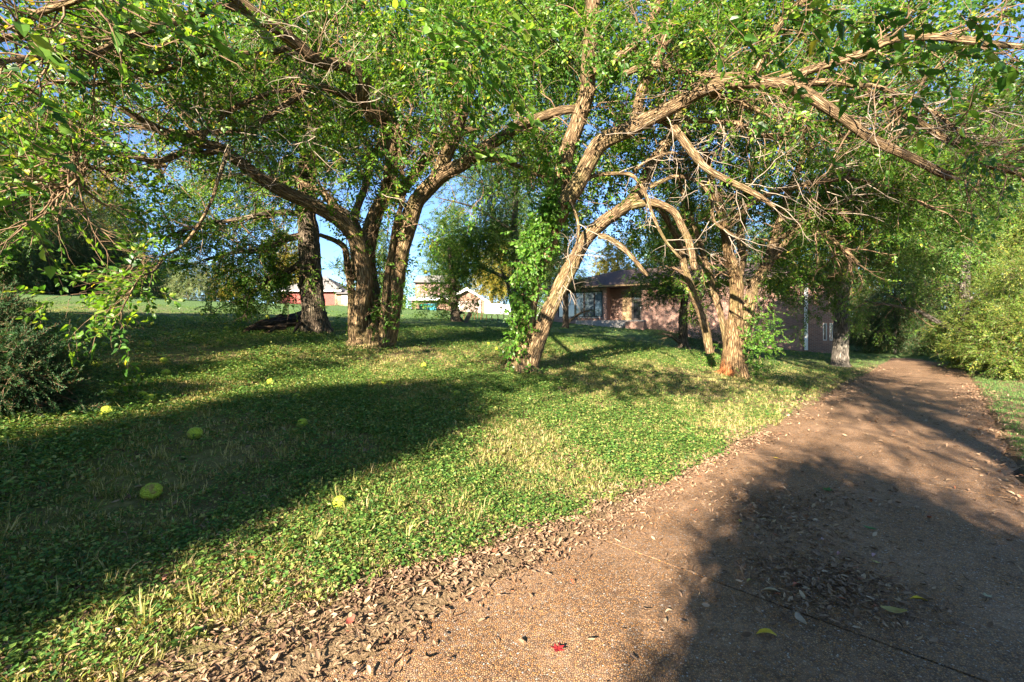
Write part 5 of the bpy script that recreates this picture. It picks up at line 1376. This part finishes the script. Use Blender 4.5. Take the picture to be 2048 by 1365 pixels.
    z = np.where((p < .02) & (p > -DRIVE_W - .02), .004, gz(x, y) + .008) + rng.random(len(x)) * .012
    d = np.hypot(x, y)
    scatter("fallen_leaves", np.stack([x, y, z], 1), tilt(len(x), .35), rng.uniform(.45, 1.35, len(x)) * np.interp(d, [2, 12], [.76, 1.25]), 'dead')
cover()

# single leaves that stand out on the drive
FALL = [(1115, 1334, .085, (.42, .03, .035), "red maple leaf lying on the sunlit drive at the bottom"), (1533, 1300, .10, (.55, .38, .03), "yellow leaf with a stalk on the shaded drive, bottom middle"), (1838, 1230, .085, (.60, .42, .02), "bright yellow leaf on the shaded drive at the right"),
        (1645, 1105, .05, (.50, .33, .34), "round pale pink leaf beside the upper leaf pile"), (1748, 1136, .05, (.50, .30, .34), "pale pink leaf just above the lime yellow leaf"), (1752, 1151, .06, (.45, .42, .12), "lime yellow lobed leaf below the pink one"),
        (1655, 998, .11, (.04, .12, .025), "dark green leafy sprig on the shaded drive"), (1740, 1082, .09, (.08, .19, .05), "long green leaf on the shaded drive"), (1678, 1133, .06, (.38, .18, .17), "dull pink leaf on top of the lower leaf pile"),
        (1788, 1256, .12, (.30, .24, .08), "olive tan leaf right of the lower leaf pile"), (1600, 1278, .10, (.36, .27, .19), "pale tan curled leaf left of the lower leaf pile"), (1543, 1214, .10, (.36, .27, .16), "tan leaf near the left of the lower leaf pile"),
        (1592, 1199, .05, (.45, .15, .09), "orange red leaf at the edge of the lower leaf pile"), (1973, 1222, .06, (.36, .34, .20), "pale lobed leaf at the far right of the drive"), (1480, 1066, .06, (.45, .30, .06), "ochre leaf at the upper left of the drive's leaf pile"),
        (1143, 1192, .04, (.5, .10, .05), "small orange red leaf on the sunlit drive"), (1178, 965, .035, (.6, .03, .02), "tiny red leaf on the sunlit ground cover"), (1552, 932, .06, (.5, .36, .05), "yellow leaf at the top edge of the drive shadow"),
        (700, 1258, .07, (.45, .10, .07), "reddish leaf in the brown litter at the lower left"), (335, 1166, .08, (.42, .19, .12), "salmon brown leaf in the sunny grass at the lower left"), (1500, 1190, .05, (.4, .3, .1), "small curled ochre leaf on the shaded drive, left"), (1080, 1075, .05, (.55, .42, .10), "yellow leaf where the ground cover meets the litter")]
def lobed_leaf_mesh(name, L, m, lobes=5):
    v = [(0, 0, .004)]; n = lobes * 4
    for k in range(n):
        a = 2 * math.pi * k / n; f = (.5 + .5 * math.cos(a * lobes)) ** .8
        rr = L * .5 * (.55 + .45 * f) * (1 - .25 * abs(math.sin(a / 2)) * (k % 2)) * random.uniform(.9, 1.1)
        v.append((rr * math.cos(a), rr * math.sin(a), .004 + .10 * L * f * random.uniform(.2, 1)))
    v += [(-L * .28, -.002, .006), (-L * .75, 0, .012), (-L * .28, .002, .006)]
    t = [(0, k + 1, (k + 1) % n + 1) for k in range(n)] + [(n + 1, n + 2, n + 3)]
    return mesh_np(name, v, None, np.array(t, np.int32), [m], smooth=False)
def fallen():
    for (px, py, L, col, lab) in FALL:
        m, nt, out = new_mat("stray_leaf")
        n = noise_(nt, objco(nt), 40, 3); c = ramp(nt, n, [(.35, tuple(v * .75 for v in col)), (.65, col)]); principled(nt, out, c, .6, .25)
        me = lobed_leaf_mesh("stray_leaf", L, m) if ('maple' in lab or 'lobed' in lab or 'sprig' in lab) else curled_leaf_mesh("stray_leaf", L, L * .5, .9, m)
        v = hit(px, py); p, q = pq(v.x, v.y)
        o = link("stray_leaf", me)
        zt = .01 if (-DRIVE_W < p < .03) else v.z + .03
        o.location = (v.x, v.y, zt + .006); o.rotation_euler = (random.gauss(0, .12), random.gauss(0, .12), random.uniform(0, 6.28))
        props(o, lab, "leaf", "stray bright leaves on the drive")
fallen()

# ================================================================ THE FALLEN GREEN FRUIT
FRUIT = [(303, 982, 36, "large yellow green fruit with a tan bruise, in dark ground cover at the near left"), (680, 1004, 28, "sunlit yellow fruit nearest the viewer, on the edge of the ground cover"), (605, 846, 20, "round fruit alone in the shaded middle of the lawn"),
         (390, 866, 26, "broad green fruit in deep shade left of the lone middle one"), (216, 823, 26, "green fruit at the left, below the pair by the sun strip"), (217, 785, 24, "fruit half sunk in grass beside the juniper"),
         (285, 790, 18, "sunlit fruit of the touching pair at the sun strip"), (300, 797, 21, "shaded fruit of the touching pair at the sun strip"), (331, 747, 17, "fruit on the upper edge of the sunlit strip at the left"), (328, 722, 14, "fruit with a brown side just above the one on the sun strip"),
         (296, 688, 13, "small fruit in the upper left shade with a stalk on top"), (438, 683, 9, "small fruit in the shade below the rotting log"), (453, 657, 9, "small fruit at the left end of the rotting log"), (208, 691, 13, "dull fruit below the drooping sunlit branch"),
         (195, 728, 18, "fruit under a fallen brown leaf near the juniper"), (541, 765, 15, "sunlit fruit at the shadow edge left of the forked tree"), (593, 795, 15, "brownish fruit just inside the shadow, left of centre"), (914, 788, 14, "fruit in the shadow below the forked trunks"),
         (848, 732, 12, "bright fruit on the lawn between the two big trees"), (591, 674, 9, "small fruit before the thick dark trunk"), (977, 688, 7, "upper small fruit left of the vine covered trunk"), (994, 698, 8, "lower small fruit left of the vine covered trunk"),
         (768, 767, 11, "pale fruit in the dappled grass right of centre left"), (796, 679, 9, "small green fruit right of the clustered stems"), (305, 649, 8, "tiny far fruit under the drooping branch, right one"), (160, 641, 9, "tiny far fruit under the drooping branch, left one"), (405, 629, 7, "tiny far fruit in the shade at the lawn crest"), (535, 634, 7, "tiny far fruit behind the rotting log")]
def fruits():
    import bmesh
    mesh = []
    for k in range(4):
        bm = bmesh.new(); bmesh.ops.create_icosphere(bm, subdivisions=4, radius=.5)
        for v in bm.verts:
            d = v.co.normalized()
            f = 1 + .09 * mnoise.noise(d * 2.6 + Vector((k * 7, 0, 0))) + .05 * mnoise.noise(d * 9 + Vector((k * 3, 5, 0))) + .03 * mnoise.noise(d * 19)
            v.co = d * .5 * f; v.co.z *= .9
        me = bpy.data.meshes.new("hedge_apple"); bm.to_mesh(me); bm.free(); me.materials.append(M['fruit'])
        me.polygons.foreach_set("use_smooth", np.ones(len(me.polygons), bool)); mesh.append(me)
    for i, (px, py, w, lab) in enumerate(FRUIT):
        b = hit(px, py + w * .42); dia = w / FPX * b.y
        o = link("hedge_apple", mesh[i % 4]); o.scale = (dia, dia, dia)
        o.location = b + Vector((0, 0, dia * (.38 if b.y < 6 else .46))); o.rotation_euler = (random.uniform(-.5, .5), random.uniform(-.5, .5), random.uniform(0, 6.28))
        props(o, lab, "fruit", "fallen green fruit on the lawn")
    for (px, py, w, lab) in ((851, 545, 8, "upper green fruit hanging on the small dark tree"), (853, 580, 7, "lower green fruit hanging on the small dark tree")):
        b = hit(912, 643); p = P(px, py, b.y - .3); dia = w / FPX * b.y
        o = link("hedge_apple", mesh[1]); o.scale = (dia, dia, dia); o.location = p; props(o, lab, "fruit", "fruit hanging on the small tree")
fruits()
